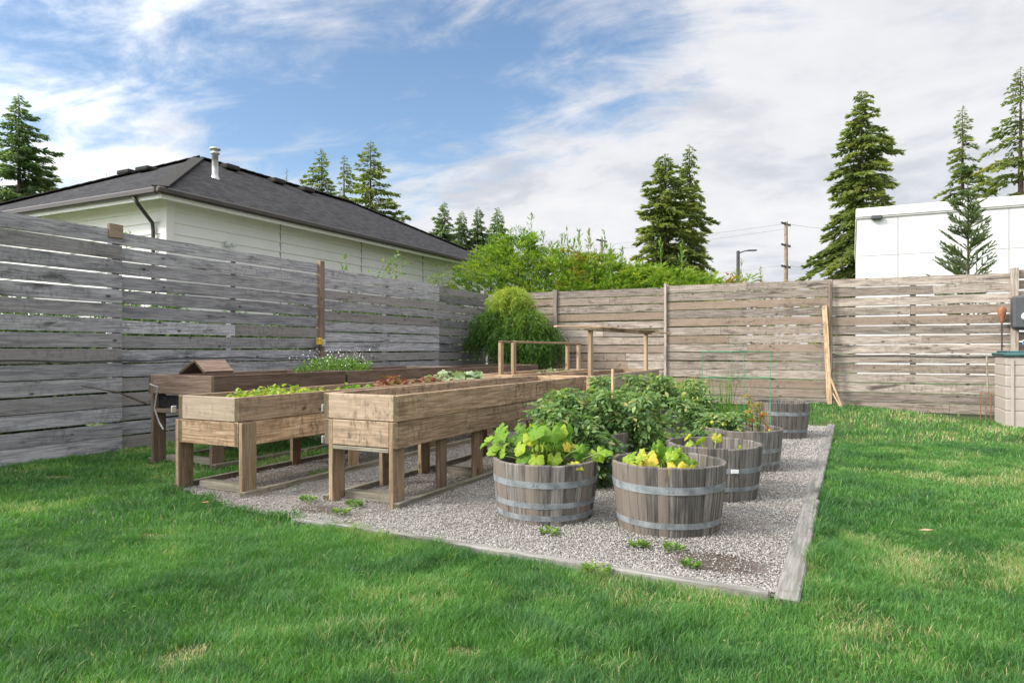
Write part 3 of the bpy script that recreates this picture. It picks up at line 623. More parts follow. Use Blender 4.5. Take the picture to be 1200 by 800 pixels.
# ------------------------------------------------------------------ plants in barrels
# lobed squash leaf
def squash_leaf(n=30):
    v = [(0.0, 0, 0)]; 
    for i in range(n):
        a = -math.pi+2*math.pi*(i+.5)/n; r = .47*(1+.10*math.cos(5*a))*(1-.1*math.cos(a))*(1 if abs(abs(a)-math.pi) > .3 else .45)
        r *= 1+.05*((i % 2)*2-1); v.append((r*math.cos(a), r*math.sin(a), .035*math.cos(5*a+1)+.03*math.sin(3*a+2)-.30*r*r-.04*r+.02*((i % 2)*2-1)))
    mid = [(x*.55, y*.55, .04*math.cos(5*math.atan2(y, x))+.03) for (x, y, z) in v[1:]]
    f = [(0, 1+n+i, 1+n+(i+1) % n) for i in range(n)]+[(1+n+i, 1+i, 1+(i+1) % n, 1+n+(i+1) % n) for i in range(n)]
    return v+mid, f
SQV, SQF = squash_leaf()
def squash(name, loc, leaves, label, droop=.15, seed=1):
    r = random.Random(seed); t = empty(name, loc, label, 'plant'); st = MB(); P = []; D = []; U = []; Sc = []; To = []
    for (dx, dy, dz, s, tone) in leaves:
        base = Vector((dx*.45+r.uniform(-.03, .03), dy*.45+r.uniform(-.03, .03), 0)); tip = Vector((dx, dy, dz))
        mid = base.lerp(tip, .55)+Vector((0, 0, .25*dz)); st.tube([base, base.lerp(mid, .5)+Vector((0, 0, .02)), mid, tip], [.0065, .006, .005, .004], 6)
        out_d = np.array([dx, dy, -.25+r.uniform(-.3, .2)])+np.array([r.uniform(-.12, .12), r.uniform(-.12, .12), 0]); P.append(tip+Vector((0, 0, .004))); D.append(out_d); U.append((r.uniform(-.35, .35), r.uniform(-.7, .0), 1)); Sc.append(s); To.append(tone)
    st.build('stems', M['stem'], t, True)
    cloud('leaves', scatter(SQV, SQF, np.array(P), rot_from(np.array(D, float), np.array(U, float)), np.array(Sc), np.array(To)), M['squash'], t, True)
    return t
r = random.Random(5); lv = []
for i in range(75):
    a = r.uniform(0, 6.28); q = r.uniform(.05, .36); x = q*math.cos(a); y = q*math.sin(a)*.8
    lv.append((x-.05, y, r.uniform(.06, .24)*(1.1-.9*abs(x)), r.uniform(.05, .125), min(1, max(0, r.gauss(.45, .26)))))
lv += [(-.42, -.05, .13, .14, .45), (-.36, .05, .18, .14, .5), (-.3, -.1, .2, .15, .4), (.38, .0, .09, .11, .6), (.45, -.05, .12, .10, .5), (.30, -.15, .04, .10, .9), (.02, -.2, .24, .15, .4), (.1, -.1, .22, .14, .35)]
squash('squash_plant', BP[0]+Vector((0, 0, .37)), lv, 'leafy yellow green squash plant filling the barrel nearest the planters', seed=3)
lv = []
for i in range(30):
    a = r.uniform(0, 6.28); q = r.uniform(.02, .24); x = q*math.cos(a)-.0; y = q*math.sin(a)
    lv.append((x, y, r.uniform(.03, .17)*(1.1-abs(x)), r.uniform(.05, .13), min(1, max(0, r.gauss(.55, .25)))))
lv += [(-.02, -.02, .15, .13, .35), (.06, -.06, .13, .14, .3), (-.1, -.1, .1, .14, .8), (.12, -.18, .06, .14, .95), (-.2, -.1, .06, .1, .8)]
squash('squash_plant', BP[1]+Vector((-.02, 0, .33)), lv, 'small pale squash plant low in the front right barrel', seed=9)
lv = [(r.uniform(-.25, .1), r.uniform(-.1, .2), r.uniform(.06, .2), r.uniform(.05, .10), r.uniform(.5, 1)) for i in range(9)]+[(.18, -.05, .10, .05, 1), (.2, -.0, .14, .04, .8)]
squash('squash_plant', BP[2]+Vector((0, 0, .26)), lv, 'sparse withering squash plant in the barrel with the white tag', seed=4)
def tomato(loc, rad, h, n, label, seed, mat='tomato', fr=0, leafs=.055, bush=1.0, spill=.25, nred=0):
    g = np.random.default_rng(seed); t = empty('tomato_plant', loc, label, 'plant'); st = MB(); P = []; D = []; rr = random.Random(seed)
    ns = max(5, int(n/70))
    for i in range(ns):
        a = rr.uniform(0, 6.28); q = rad*rr.uniform(.1, .8); hh = h*rr.uniform(.55, 1.0); lean = rr.uniform(.3, 1.1)
        b0 = Vector((q*math.cos(a)*.5, q*math.sin(a)*.5, -.02)); tp = Vector((math.cos(a)*rad*lean, math.sin(a)*rad*lean, hh if lean < .8 else hh*.7-(.35*rr.random() if lean > .95 else 0)))
        md = b0.lerp(tp, .5)+Vector((0, 0, hh*.22)); pts = [b0, b0.lerp(md, .6)+Vector((0, 0, .04)), md, md.lerp(tp, .5)+Vector((0, 0, .02)), tp]
        st.tube(pts, [.007, .006, .005, .004, .002], 5)
        # compound leaves off each stem
        for k in range(int(n/ns)):
            u = rr.random()**.7*(len(pts)-1); i0 = min(int(u), len(pts)-2); c = pts[i0].lerp(pts[i0+1], u-i0)
            az_ = rr.uniform(0, 6.28); dv = Vector((math.cos(az_), math.sin(az_), rr.uniform(-.7, .6))).normalized(); Ln = rr.uniform(.09, .2)*bush
            for s_ in (0.35, .55, .75, .95):
                pp = c+dv*Ln*s_+Vector((0, 0, -.12*Ln*s_*s_*3)); sdv = dv.cross(Vector((0, 0, 1)))
                for sg in ((-1, 1) if s_ < .9 else (0,)):
                    P.append(pp); D.append(dv*.7+sdv*sg*1.0+Vector((rr.uniform(-.3, .3), rr.uniform(-.3, .3), rr.uniform(-.7, .1))))
    P = np.array(P); D = np.array(D); N = len(P)
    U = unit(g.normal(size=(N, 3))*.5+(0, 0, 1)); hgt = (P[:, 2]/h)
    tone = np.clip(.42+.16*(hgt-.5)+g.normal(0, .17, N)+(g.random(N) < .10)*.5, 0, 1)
    st.build('stems', M['stem'], t, True)
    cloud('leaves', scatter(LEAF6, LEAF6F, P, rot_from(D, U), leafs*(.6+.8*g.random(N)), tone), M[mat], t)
    for k in range(fr):
        a = rr.uniform(3.2, 6.2); x = rad*.75*math.cos(a); y = rad*.75*math.sin(a); z = rr.uniform(.02, .5*h); q = rr.uniform(.014, .026) if mat == 'tomato' else rr.uniform(.007, .013)
        m = MB(); m.lathe([(.001, -q), (q*.6, -q*.8), (q, 0), (q*.7, q*.75), (.003, q*.85)], 10, (x, y, z)); m.build('tomato', M['fruit_red' if k < nred else 'fruit'], t, True)
    return t
tomato(BP[5]+Vector((.0, -.05, .37)), .42, .42, 620, 'dense green tomato bush spilling over the shaded barrel behind the squash', 11, fr=3, leafs=.052)
tomato(BP[6]+Vector((-.05, 0, .37)), .50, .50, 620, 'tall green tomato bush in the middle barrel, hiding the planter corner', 12, fr=4, leafs=.06)
tomato(BP[7]+Vector((0, -.2, .37)), .50, .44, 520, 'green tomato bush at the far end, before the back fence', 13, fr=2, leafs=.06)
tomato(BP[5]+Vector((-.10, -.40, .05)), .26, .66, 340, 'tomato branches hanging over the front of the shaded barrel', 29, leafs=.05)
tomato(BP[5]+Vector((.12, -.36, .03)), .22, .58, 300, 'tomato branches hanging down between the two front barrels', 19, leafs=.05)
pxt = at(668, Y=5.7); tomato(Vector((pxt.x, pxt.y, .1)), .30, .55, 230, 'loose tomato plant leaning against the long planter side', 15, leafs=.055)
pxt = at(770, Y=5.75); tomato(Vector((pxt.x, pxt.y, .05)), .38, .76, 520, 'low bushy tomato plant between the two barrel rows', 14, fr=3, leafs=.058)
pxt = at(815, Y=7.3); tomato(Vector((pxt.x, pxt.y, .1)), .36, .72, 380, 'tomato bush left of the third right hand barrel', 18, fr=3, leafs=.055)
tomato(BP[3]+Vector((-.14, -.05, .37)), .22, .22, 210, 'dark leafed tomato plant with green fruit on the barrel rim', 16, fr=4, leafs=.05)
tomato(BP[3]+Vector((.15, .0, .37)), .17, .40, 70, 'thin yellowing tomato plant gone sparse in the dark barrel', 17, mat='autumn', leafs=.03, fr=8, nred=6, bush=.6)
def gas(): pass
# grass-like chives behind
def blades(name, loc, n, h, rad, mat, label, seed, width=.006, spread=.35):
    g = np.random.default_rng(seed); a = g.random(n)*6.28; q = rad*np.sqrt(g.random(n)); base = np.stack([q*np.cos(a), q*np.sin(a), 0*a], 1)
    a2 = g.random(n)*6.28; D = unit(np.stack([np.cos(a2)*spread, np.sin(a2)*spread, np.ones(n)], 1)*1.0); U = g.normal(size=(n, 3))
    T_ = [(0, -.5, 0), (0, .5, 0), (.55, .45, .05), (.55, -.45, .05), (1, 0, .16)]; L = h*(.5+.6*g.random(n))
    sc = np.stack([L, np.full(n, width), L], 1); o = cloud(name, scatter(T_, [(0, 1, 2, 3), (3, 2, 4)], base, rot_from(D, U), sc, np.clip(g.normal(.5, .25, n), 0, 1)), M[mat])
    o.location = loc; return setp(o, label, 'plant')
p = at(800, Y=8.7); blades('chive_clump', (p.x, p.y, .40), 150, .42, .30, 'lettuce', 'pale upright grassy leaves behind the tomato bushes', 3, .011)
p = at(850, Y=7.9); blades('onion_clump', (p.x, p.y, .2), 60, .75, .12, 'weed', 'tall thin green onion leaves near the green wire support', 4, .008, .15)
# green wire plant support
t = empty('plant_support', (0, 0, 0), 'green wire plant support frame standing behind the tomatoes', 'frame')
c = [at(823, Y=8.4), at(857, Y=8.0), at(903, Y=8.6), at(872, Y=9.0)]
for q in c: m = MB(); m.tube([(q.x, q.y, .0), (q.x, q.y, 1.10)], .004, 6); m.build('stake', M['green_wire'], t)
for z in (1.09, .78): m = MB(); m.tube([(q.x, q.y, z) for q in c+[c[0]]], .0035, 6); m.build('ring', M['green_wire'], t)
# support stake among the tomatoes
p = at(718, Y=6.3); m = MB(); m.board((p.x, p.y, .35), (p.x, p.y, .93), .022, .03, up=(0, 1, 0)); o = m.build('wooden_stake', M['new_wood']); setp(o, 'pale wooden stake among the tomato leaves', 'stake')
# ------------------------------------------------------------------ plants in the beds
def clump(name, loc, ext, h, n, leafs, mat, label, seed, tmpl=LEAF6, fac=LEAF6F, upb=.5, stems=12):
    g = np.random.default_rng(seed); t = empty(name, loc, label, 'plant'); st = MB(); rr = random.Random(seed)
    x = g.uniform(-1, 1, n); y = g.uniform(-1, 1, n); ok = x*x+y*y < 1; x = x[ok]; y = y[ok]; n = len(x)
    top = h*(.45+.75*vnoise(x*3, y*3, 1, seed))*(1-.35*(x*x+y*y)); z = top*g.random(n)**.5
    P = np.stack([x*ext[0], y*ext[1], z], 1); a = g.random(n)*6.28; D = np.stack([np.cos(a), np.sin(a), upb*g.random(n)*2-.2], 1); U = unit(g.normal(size=(n, 3))*.4+(0, 0, 1))
    for k in range(stems):
        sx, sy = rr.uniform(-.7, .7)*ext[0], rr.uniform(-.7, .7)*ext[1]; st.tube([(sx*.8, sy*.8, -.01), (sx, sy, h*.75)], [.003, .0015], 5)
    st.build('stems', M['stem'], t); cloud('leaves', scatter(tmpl, fac, P, rot_from(D, U), leafs*(.6+.8*g.random(n)), np.clip(g.normal(.5, .25, n), 0, 1)), M[mat], t)
    return t
clump('leafy_greens', (-4.43, 4.45, .64), (.27, .62), .15, 1000, .05, 'lettuce', 'yellow green seedlings along the near end of the planter', 21)
clump('leafy_greens', (-4.35, 5.35, .64), (.15, .25), .13, 260, .055, 'weed', 'small bright green salad clump between seedlings and red lettuce', 27)
clump('red_lettuce', (-4.38, 5.95, .66), (.16, .26), .15, 240, .08, 'redleaf', 'dark red lettuce in the middle planter', 22)
p = at(393, X=-5.75); tw = clump('flowering_plant', (p.x, p.y, .76), (.30, .65), .28, 1900, .045, 'weed', 'bushy green plant dotted with small white flowers by the left fence', 23, LEAF, LEAFF, .9, 30)
g = np.random.default_rng(5); N = 260; a = g.random(N)*6.28; q = np.sqrt(g.random(N)); P = np.stack([q*np.cos(a)*.33, q*np.sin(a)*.72, .16+.20*g.random(N)], 1)
cloud('flowers', scatter([(0, -.5, 0), (.5, 0, 0), (0, .5, 0), (-.5, 0, 0)], [(0, 1, 2, 3)], P, rot_from(g.normal(size=(N, 3)), g.normal(size=(N, 3))+(0, 0, 1)), .016*(.6+.6*g.random(N)), g.random(N)), M['petal'], tw)['kind'] = 'stuff'
clump('cabbage_patch', (-4.43, 7.35, .66), (.25, .42), .2, 190, .13, 'succ', 'pale grey green broad leaves at the far end of the middle planter', 24, SQV, SQF, .7, 4)
clump('withered_plant', (-4.42, 6.75, .66), (.2, .35), .14, 150, .07, 'redleaf', 'low reddish brown withered leaves before the grey green ones', 25)
p = at(640, Y=10.2); clump('leafy_greens', (-4.3, 10.3, .66), (.2, .5), .15, 260, .06, 'succ', 'short green leaves inside the planter with the low frame', 26)
# weeds in the gravel
for k, (px, py, w_, lab) in enumerate([(644, 630, .05, 'small weed in the gravel before the squash barrel'), (748, 645, .05, 'tiny weed at the foot of the front right barrel, left one'), (789, 649, .045, 'tiny weed just right of the foot of the front right barrel'), (810, 670, .035, 'flat weed by the bare soil patch near the front edging'), (362, 590, .06, 'weed sprout beside the planter leg on the left gravel'), (416, 596, .05, 'weed under the near end of the long planter'), (400, 606, .05, 'smallest weed before the long planter near the lawn'), (380, 560, .14, 'patch of weeds under the planter with seedlings'), (700, 675, .07, 'weed tuft growing on the front edging timber')]):
    p = at(px, d=800*EYE/(py-409)); g = np.random.default_rng(60+k); N = int(60+700*w_); a = g.random(N)*6.28; q = w_*np.sqrt(g.random(N))
    P = np.stack([q*np.cos(a), q*np.sin(a)*.7, .01+.03*g.random(N)], 1); D = np.stack([np.cos(a), np.sin(a), .2+.6*g.random(N)], 1)
    o = cloud('weed', scatter(LEAF6, LEAF6F, P, rot_from(D, unit(g.normal(size=(N, 3))*.3+(0, 0, 1))), .028*(.6+.7*g.random(N)), g.random(N)), M['weed']); o.location = (p.x, p.y, .01); setp(o, lab, 'weed', 'weeds in the gravel')
# fallen leaves on the lawn
for k, (px, py, lab) in enumerate([(1086, 637, 'pale dry leaf lying on the right lawn'), (241, 602, 'orange dry leaf lying on the left lawn')]):
    p = at(px, d=800*EYE/(py-409)); m = MB(); m.add([(-.045, 0, 0), (-.01, .022, .008), (.04, 0, .012), (0, -.02, .006), (0, 0, -.002)], [(0, 4, 1), (1, 4, 2), (2, 4, 3), (3, 4, 0)]); o = m.build('fallen_leaf', M['new_wood' if k == 0 else 'rust']); o.location = (p.x, p.y, .075); setp(o, lab, 'leaf')
# ------------------------------------------------------------------ right-hand things
t = empty('storage_box', (1.98, 11.85, 0), 'taupe plastic garden storage box with dark green lid at the right edge', 'storage box')
m = MB(); zt = 0.0
for k in range(6):
    h_ = [.24, .17, .17, .16, .15, .12][k]; m.box((.0, .0, zt), (1.5, .85, zt+h_-.006), bev=.012, tone=.5); m.box((.008, .008, zt+h_-.008), (1.492, .842, zt+h_+.002), bev=.001, tone=.5); zt += h_
m.build('wall', M['taupe'], t)
m = MB(); m.box((-.035, -.04, zt+.004), (1.54, .89, zt+.06), bev=.02); m.box((.02, .02, zt+.06), (1.48, .83, zt+.085), bev=.012); m.build('lid', M['green_lid'], t)
m = MB(); m.box((.06, -.02, .02), (.10, .002, zt-.04), bev=.006); m.build('corner_trim', M['taupe'], t)
p = at(1183, Y=BY-.1)
t = empty('wall_box', (p.x+.02, BY-.13, 0), 'dark slate grey box with a round white lamp hung on the back fence', 'box')
m = MB(); m.box((0, -.16, 1.44), (.42, .12, 1.96), bev=.03); m.build('housing', M['greyplastic'], t)
m = MB(); m.board((.16, -.161, 1.63), (.16, -.20, 1.63), .01, .01); m.build('stem', M['greyplastic'], t)
m = MB(); v = [(.16+.065*math.cos(a)*rr_, -.163-dz, 1.63+.065*math.sin(a)*rr_) for rr_, dz in ((1, 0), (1, .02), (.75, .035), (.02, .042)) for a in np.linspace(0, 2*math.pi, 20, endpoint=False)]
m.add(v, [(i*20+j, i*20+(j+1) % 20, (i+1)*20+(j+1) % 20, (i+1)*20+j) for i in range(3) for j in range(20)]); m.build('round_lamp', M['glass'], t, True)
t = empty('garden_torch', (at(1174, Y=BY-.12).x, BY-.12, 0), 'rusty orange cone torch on a thin stake before the fence', 'torch')
m = MB(); m.tube([(0, 0, .5), (.0, 0, 1.56)], .012, 8); m.build('stake', M['darkmetal'], t)
m = MB(); m.lathe([(.018, 1.53), (.055, 1.68), (.062, 1.76), (.03, 1.79), (.01, 1.80)], 14); m.build('torch_head', M['rust'], t, True)
o = MB(); o.box((2.42, 12.55, 1.175), (2.98, 12.72, 1.20)); 
m = MB(); m.tube([(2.27+.02*math.sin(k), 12.2+.1*math.cos(k*1.0), 1.185+.012*(k % 5)) for k in np.arange(0, 18, .5)], .012, 6); ob = m.build('blue_hose', M['blue']); setp(ob, 'short coil of blue hose on the green box lid', 'hose')
m = MB(); m.box((2.30, 12.42, 1.184), (2.75, 12.6, 1.26), bev=.02); ob = m.build('white_tub', M['white']); setp(ob, 'white plastic tub on the storage box behind the blue hose', 'tub')
# leaning wood
def lean(name, a, b, w_, h_, mat, lab, cat): m = MB(); m.board(a, b, w_, h_, up=(0, 1, .2), seg=3, bow=.006); o = m.build(name, M[mat]); return setp(o, lab, cat)
lean('leaning_plank', at(972, Y=13.1, py=474), at(966, Y=13.27, py=358), .085, .022, 'bed', 'tan plank leaning upright against the back fence', 'plank')
lean('leaning_stake', at(987, Y=12.75, py=478), at(972, Y=13.2, py=440), .035, .02, 'new_wood', 'longer thin tan stake leaning at the foot of the plank', 'stake')
lean('leaning_stake', at(985, Y=12.95, py=477), at(971, Y=13.25, py=452), .022, .02, 'new_wood', 'shorter thin stake closest to the back fence', 'stake')
t = empty('garden_fork', at(1158, Y=12.95), 'thin rusty wire fork standing between the fence and the storage box', 'tool')
m = MB()
for k in range(4): m.tube([(-.1+.07*k, 0, 0), (-.1+.07*k, .03, .42)], .007, 6)
m.tube([(-.1, .03, .42), (.11, .03, .42)], .007, 6); m.build('tines', M['rust'], t)
m = MB(); m.tube([(0, .03, .42), (0, .12, 1.0)], .012, 8); m.build('handle', M['pole'], t)
# hose timer on the left fence post
t = empty('hose_timer', (FX+.10, 7.95, 1.18), 'yellow and grey tap timer with dark hose at the left fence post', 'tap timer')
m = MB(); m.box((-.03, -.04, .0), (.04, .04, .11), bev=.012); m.build('housing', M['yellow'], t)
m = MB(); m.box((-.03, .05, -.03), (.03, .12, .09), bev=.01); m.build('valve', M['steel'], t)
m = MB(); m.tube([(0, 0, 0), (.02, -.02, -.2), (.03, .03, -.5), (.0, .05, -1.1)], .014, 8); m.tube([(0, 0, .05), (.06, -.12, -.1), (.04, -.18, -.35), (.02, -.1, -.6)], .01, 8); m.build('hose', M['cable'], t)
m = MB(); m.tube([(-6.1, 4.38, .78), (-5.92, 4.33, .76), (-5.98, 4.34, .55), (-5.94, 4.36, .42), (-5.84, 4.33, .36)], .008, 6); ob = m.build('drip_pipe', M['wire']); setp(ob, 'curled grey drip pipe hanging from the old planter end', 'pipe')
# ------------------------------------------------------------------ white house
def house():
    ex0, ex1, ey0, ey1, ez = -16.3, -9.3, 6.85, 18.9, EYE+2.43; rx = -12.79; ry0, ry1 = 10.34, 15.4; rz = ez+1.745
    t = empty('house', ((ex0+ex1)/2, 12, 0), 'white sided house with dark shingle hip roof behind the left fence', 'house'); off = -t.location
    def put(m, name, mat, par=t, smooth=False):
        o = m.build(name, mat, None, smooth); o.parent = par
        if par is t: o.location = off
        return o
    # lap siding: a stepped profile round the walls
    wx0, wx1, wy0, wy1 = ex0+.4, ex1-.4, ey0+.4, ey1-.4; m = MB(); v = []; f = []; z = -.1; cs = []
    while z < ez-.02: cs += [(z, .022), (z+.177, .002)]; z += .18
    for (z, o_) in cs: v += [(wx1+o_, wy0-o_, z), (wx1+o_, wy1+o_, z), (wx0-o_, wy1+o_, z), (wx0-o_, wy0-o_, z)]
    for i in range(len(cs)-1):
        for j in range(4): f.append((i*4+j, i*4+(j+1) % 4, (i+1)*4+(j+1) % 4, (i+1)*4+j))
    m.add(v, f); put(m, 'wall', M['siding'])
    for (x, y) in ((wx1+.012, wy0-.012),): m = MB(); m.box((x-.13, y-.012, -.1), (x+.012, y+.13, ez-.01), bev=.003); put(m, 'corner_trim', M['white'])
    for px in (328, 423, 495):
        p = at(px, X=wx1); m = MB(); m.box((wx1-.01, p.y-.012, -.1), (wx1+.02, p.y+.012, ez-.02), bev=.002); put(m, 'joint_strip', M['wire'])
    # roof
    c = [(ex0, ey0), (ex1, ey0), (ex1, ey1), (ex0, ey1)]; r1 = (rx, ry0); r2 = (rx, ry1); ov = .03
    v = [(x+(ov if x > rx else -ov), y+(ov if y > 12 else -ov), ez) for x, y in c]+[(rx, ry0, rz), (rx, ry1, rz)]; v += [(x, y, z-.03) for x, y, z in v]
    f = [(0, 1, 4), (1, 2, 5, 4), (2, 3, 5), (3, 0, 4, 5), (6, 9, 8, 7), (0, 6, 7, 1), (1, 7, 8, 2), (2, 8, 9, 3), (3, 9, 6, 0)]
    m = MB(); m.add(v, f); ro = put(m, 'roof', M['shingle'])
    m = MB()
    for a, b in ((v[1], v[4]), (v[0], v[4]), (v[2], v[5]), (v[4], v[5])):
        a, b = Vector(a), Vector(b); n = int((b-a).length/.24)
        for i in range(n): m.board(a.lerp(b, i/n)+Vector((0, 0, .012)), a.lerp(b, (i+1.15)/n)+Vector((0, 0, .022)), .24, .022, bev=.006)
    put(m, 'ridge_cap', M['shingle_cap'], ro)
    # soffit, fascia, gutters
    m = MB(); m.add([(ex0, ey0, ez-.04), (ex1, ey0, ez-.04), (ex1, ey1, ez-.04), (ex0, ey1, ez-.04)], [(3, 2, 1, 0)]); put(m, 'soffit', M['cream'])
    m = MB(); m.box((ex1-.02, ey0, ez-.16), (ex1+.004, ey1, ez-.02), bev=.003); m.box((ex0, ey0-.004, ez-.16), (ex1-.022, ey0+.02, ez-.02), bev=.003); put(m, 'fascia', M['white'])
    m = MB(); m.box((ex1+.006, ey0-.1, ez-.10), (ex1+.10, ey1, ez+.0), bev=.02); m.box((ex0, ey0-.10, ez-.10), (ex1+.004, ey0-.006, ez+.0), bev=.02); put(m, 'gutter', M['gutter'])
    q = at(157, Y=ey0-.05); m = MB(); m.tube([(q.x, ey0-.05, ez-.1), (q.x+.02, ey0+.0, ez-.2), (wx1-.26, wy0-.06, ez-.42), (wx1-.24, wy0-.06, ez-.55), (wx1-.24, wy0-.06, .0)], .029, 10); put(m, 'downspout', M['gutter'], smooth=True)
    # flue, vents
    m = MB(); m.lathe([(.11, -.12), (.075, .02), (.06, .05), (.06, .46), (.085, .47), (.085, .50), (.06, .505), (.06, .54), (.10, .55), (.10, .585), (.02, .61)], 16, (-11.08, 9.33, EYE+2.43+.5*1.78)); put(m, 'flue', M['steel'], smooth=True)
    for (x, y, w_) in ((-12.5, 10.9, .3), (-12.5, 12.3, .3), (-12.5, 13.3, .3)):
        z = rz-abs(x-rx)*.5; m = MB(); m.box((x-.16, y-.18, z-.02), (x+.16, y+.18, z+.09), bev=.02); put(m, 'roof_vent', M['shingle_cap'], ro)
    for s_ in (.55, 1.15):
        x = rx-.35-s_; y = 8.9+.0; yy = ry0-.9; z = ez+.5*(yy-ey0); m = MB(); m.box((x+.5-.2, yy-.18, z-.02), (x+.5+.2, yy+.14, z+.07), bev=.02); put(m, 'roof_vent', M['shingle_cap'], ro)
    p = at(267, X=wx1+.05, py=286); m = MB(); m.box((p.x-.03, p.y-.05, p.z-.05), (p.x+.02, p.y+.05, p.z+.05), bev=.01)
    m.lathe([(.03, -.05), (.045, -.01), (.03, .03)], 10, (p.x+.07, p.y-.05, p.z)); m.lathe([(.03, -.05), (.045, -.01), (.03, .03)], 10, (p.x+.07, p.y+.06, p.z)); put(m, 'flood_light', M['glass'])
m, t, b = newmat('roof_shingles'); p_ = t.node('ShaderNodeNewGeometry').outputs['Position']
sp = t.node('ShaderNodeSeparateXYZ'); t.l.new(p_, sp.inputs[0]); cb = t.node('ShaderNodeCombineXYZ'); t.set(cb.inputs[0], t.math('ADD', sp.outputs[0], sp.outputs[1])); t.set(cb.inputs[1], sp.outputs[2])
br = t.node('ShaderNodeTexBrick'); t.set(br.inputs['Vector'], cb.outputs[0]); br.inputs['Scale'].default_value = 1; br.inputs['Brick Width'].default_value = .17; br.inputs['Row Height'].default_value = .062; br.inputs['Mortar Size'].default_value = .004
br.inputs['Color1'].default_value = (.018, .018, .021, 1); br.inputs['Color2'].default_value = (.055, .054, .058, 1); br.inputs['Mortar'].default_value = (.015, .015, .016, 1)
t.set(b.inputs['Base Color'], t.mix(t.math('MULTIPLY', t.noise(p_, 3, 5), .5), br.outputs[0], (.036, .035, .033))); b.inputs['Roughness'].default_value = .95; b.inputs['Specular IOR Level'].default_value = .2
bump(t, b, t.math('ADD', br.outputs[1], t.noise(p_, 80, 2)), -.01, .6); M['shingle'] = m
M['shingle_cap'] = plain('shingle_caps', (.045, .043, .04), .95, 0, .35, 30, .01, .2); M['siding'] = plain('white_lap_siding', (.80, .80, .77), .6, 0, .03, 2)
house()
# ------------------------------------------------------------------ white block
def block():
    YB = 30; a = at(1005, Y=YB); x0 = a.x; top = EYE+164*(YB/(cT+sT*(405/800)))/800
    t = empty('white_building', (x0, YB, 0), 'flat roofed white panelled building beyond the back fence', 'building')
    m = MB(); m.box((0, 0, -.2), (18, 14, top-.35), bev=.01); m.build('wall', M['panel'], t)
    m = MB(); m.box((-.06, -.08, top-.34), (18.1, 14.1, top), bev=.02); m.build('parapet', M['white'], t)
    m = MB(); m.box((-.05, -.06, top-.40), (18.05, 0.0, top-.352), bev=.003); m.build('drip_edge', M['joint'], t)
    for px in (1052, 1182): x = at(px, Y=YB).x-x0; m = MB(); m.box((x-.02, -.012, 0), (x+.02, .002, top-.36), bev=.002); m.build('panel_joint', M['joint'], t)
    z = at(1030, Y=YB, py=299).z; m = MB(); m.box((.02, -.010, z-.015), (17.9, .001, z+.015), bev=.002); m.build('panel_joint', M['joint'], t)
    p = at(1027, Y=YB, py=256); m = MB(); m.box((p.x-x0-.2, -.25, p.z-.07), (p.x-x0+.2, -.02, p.z+.1), bev=.04); m.build('wall_lamp', M['greyplastic'], t)
block()
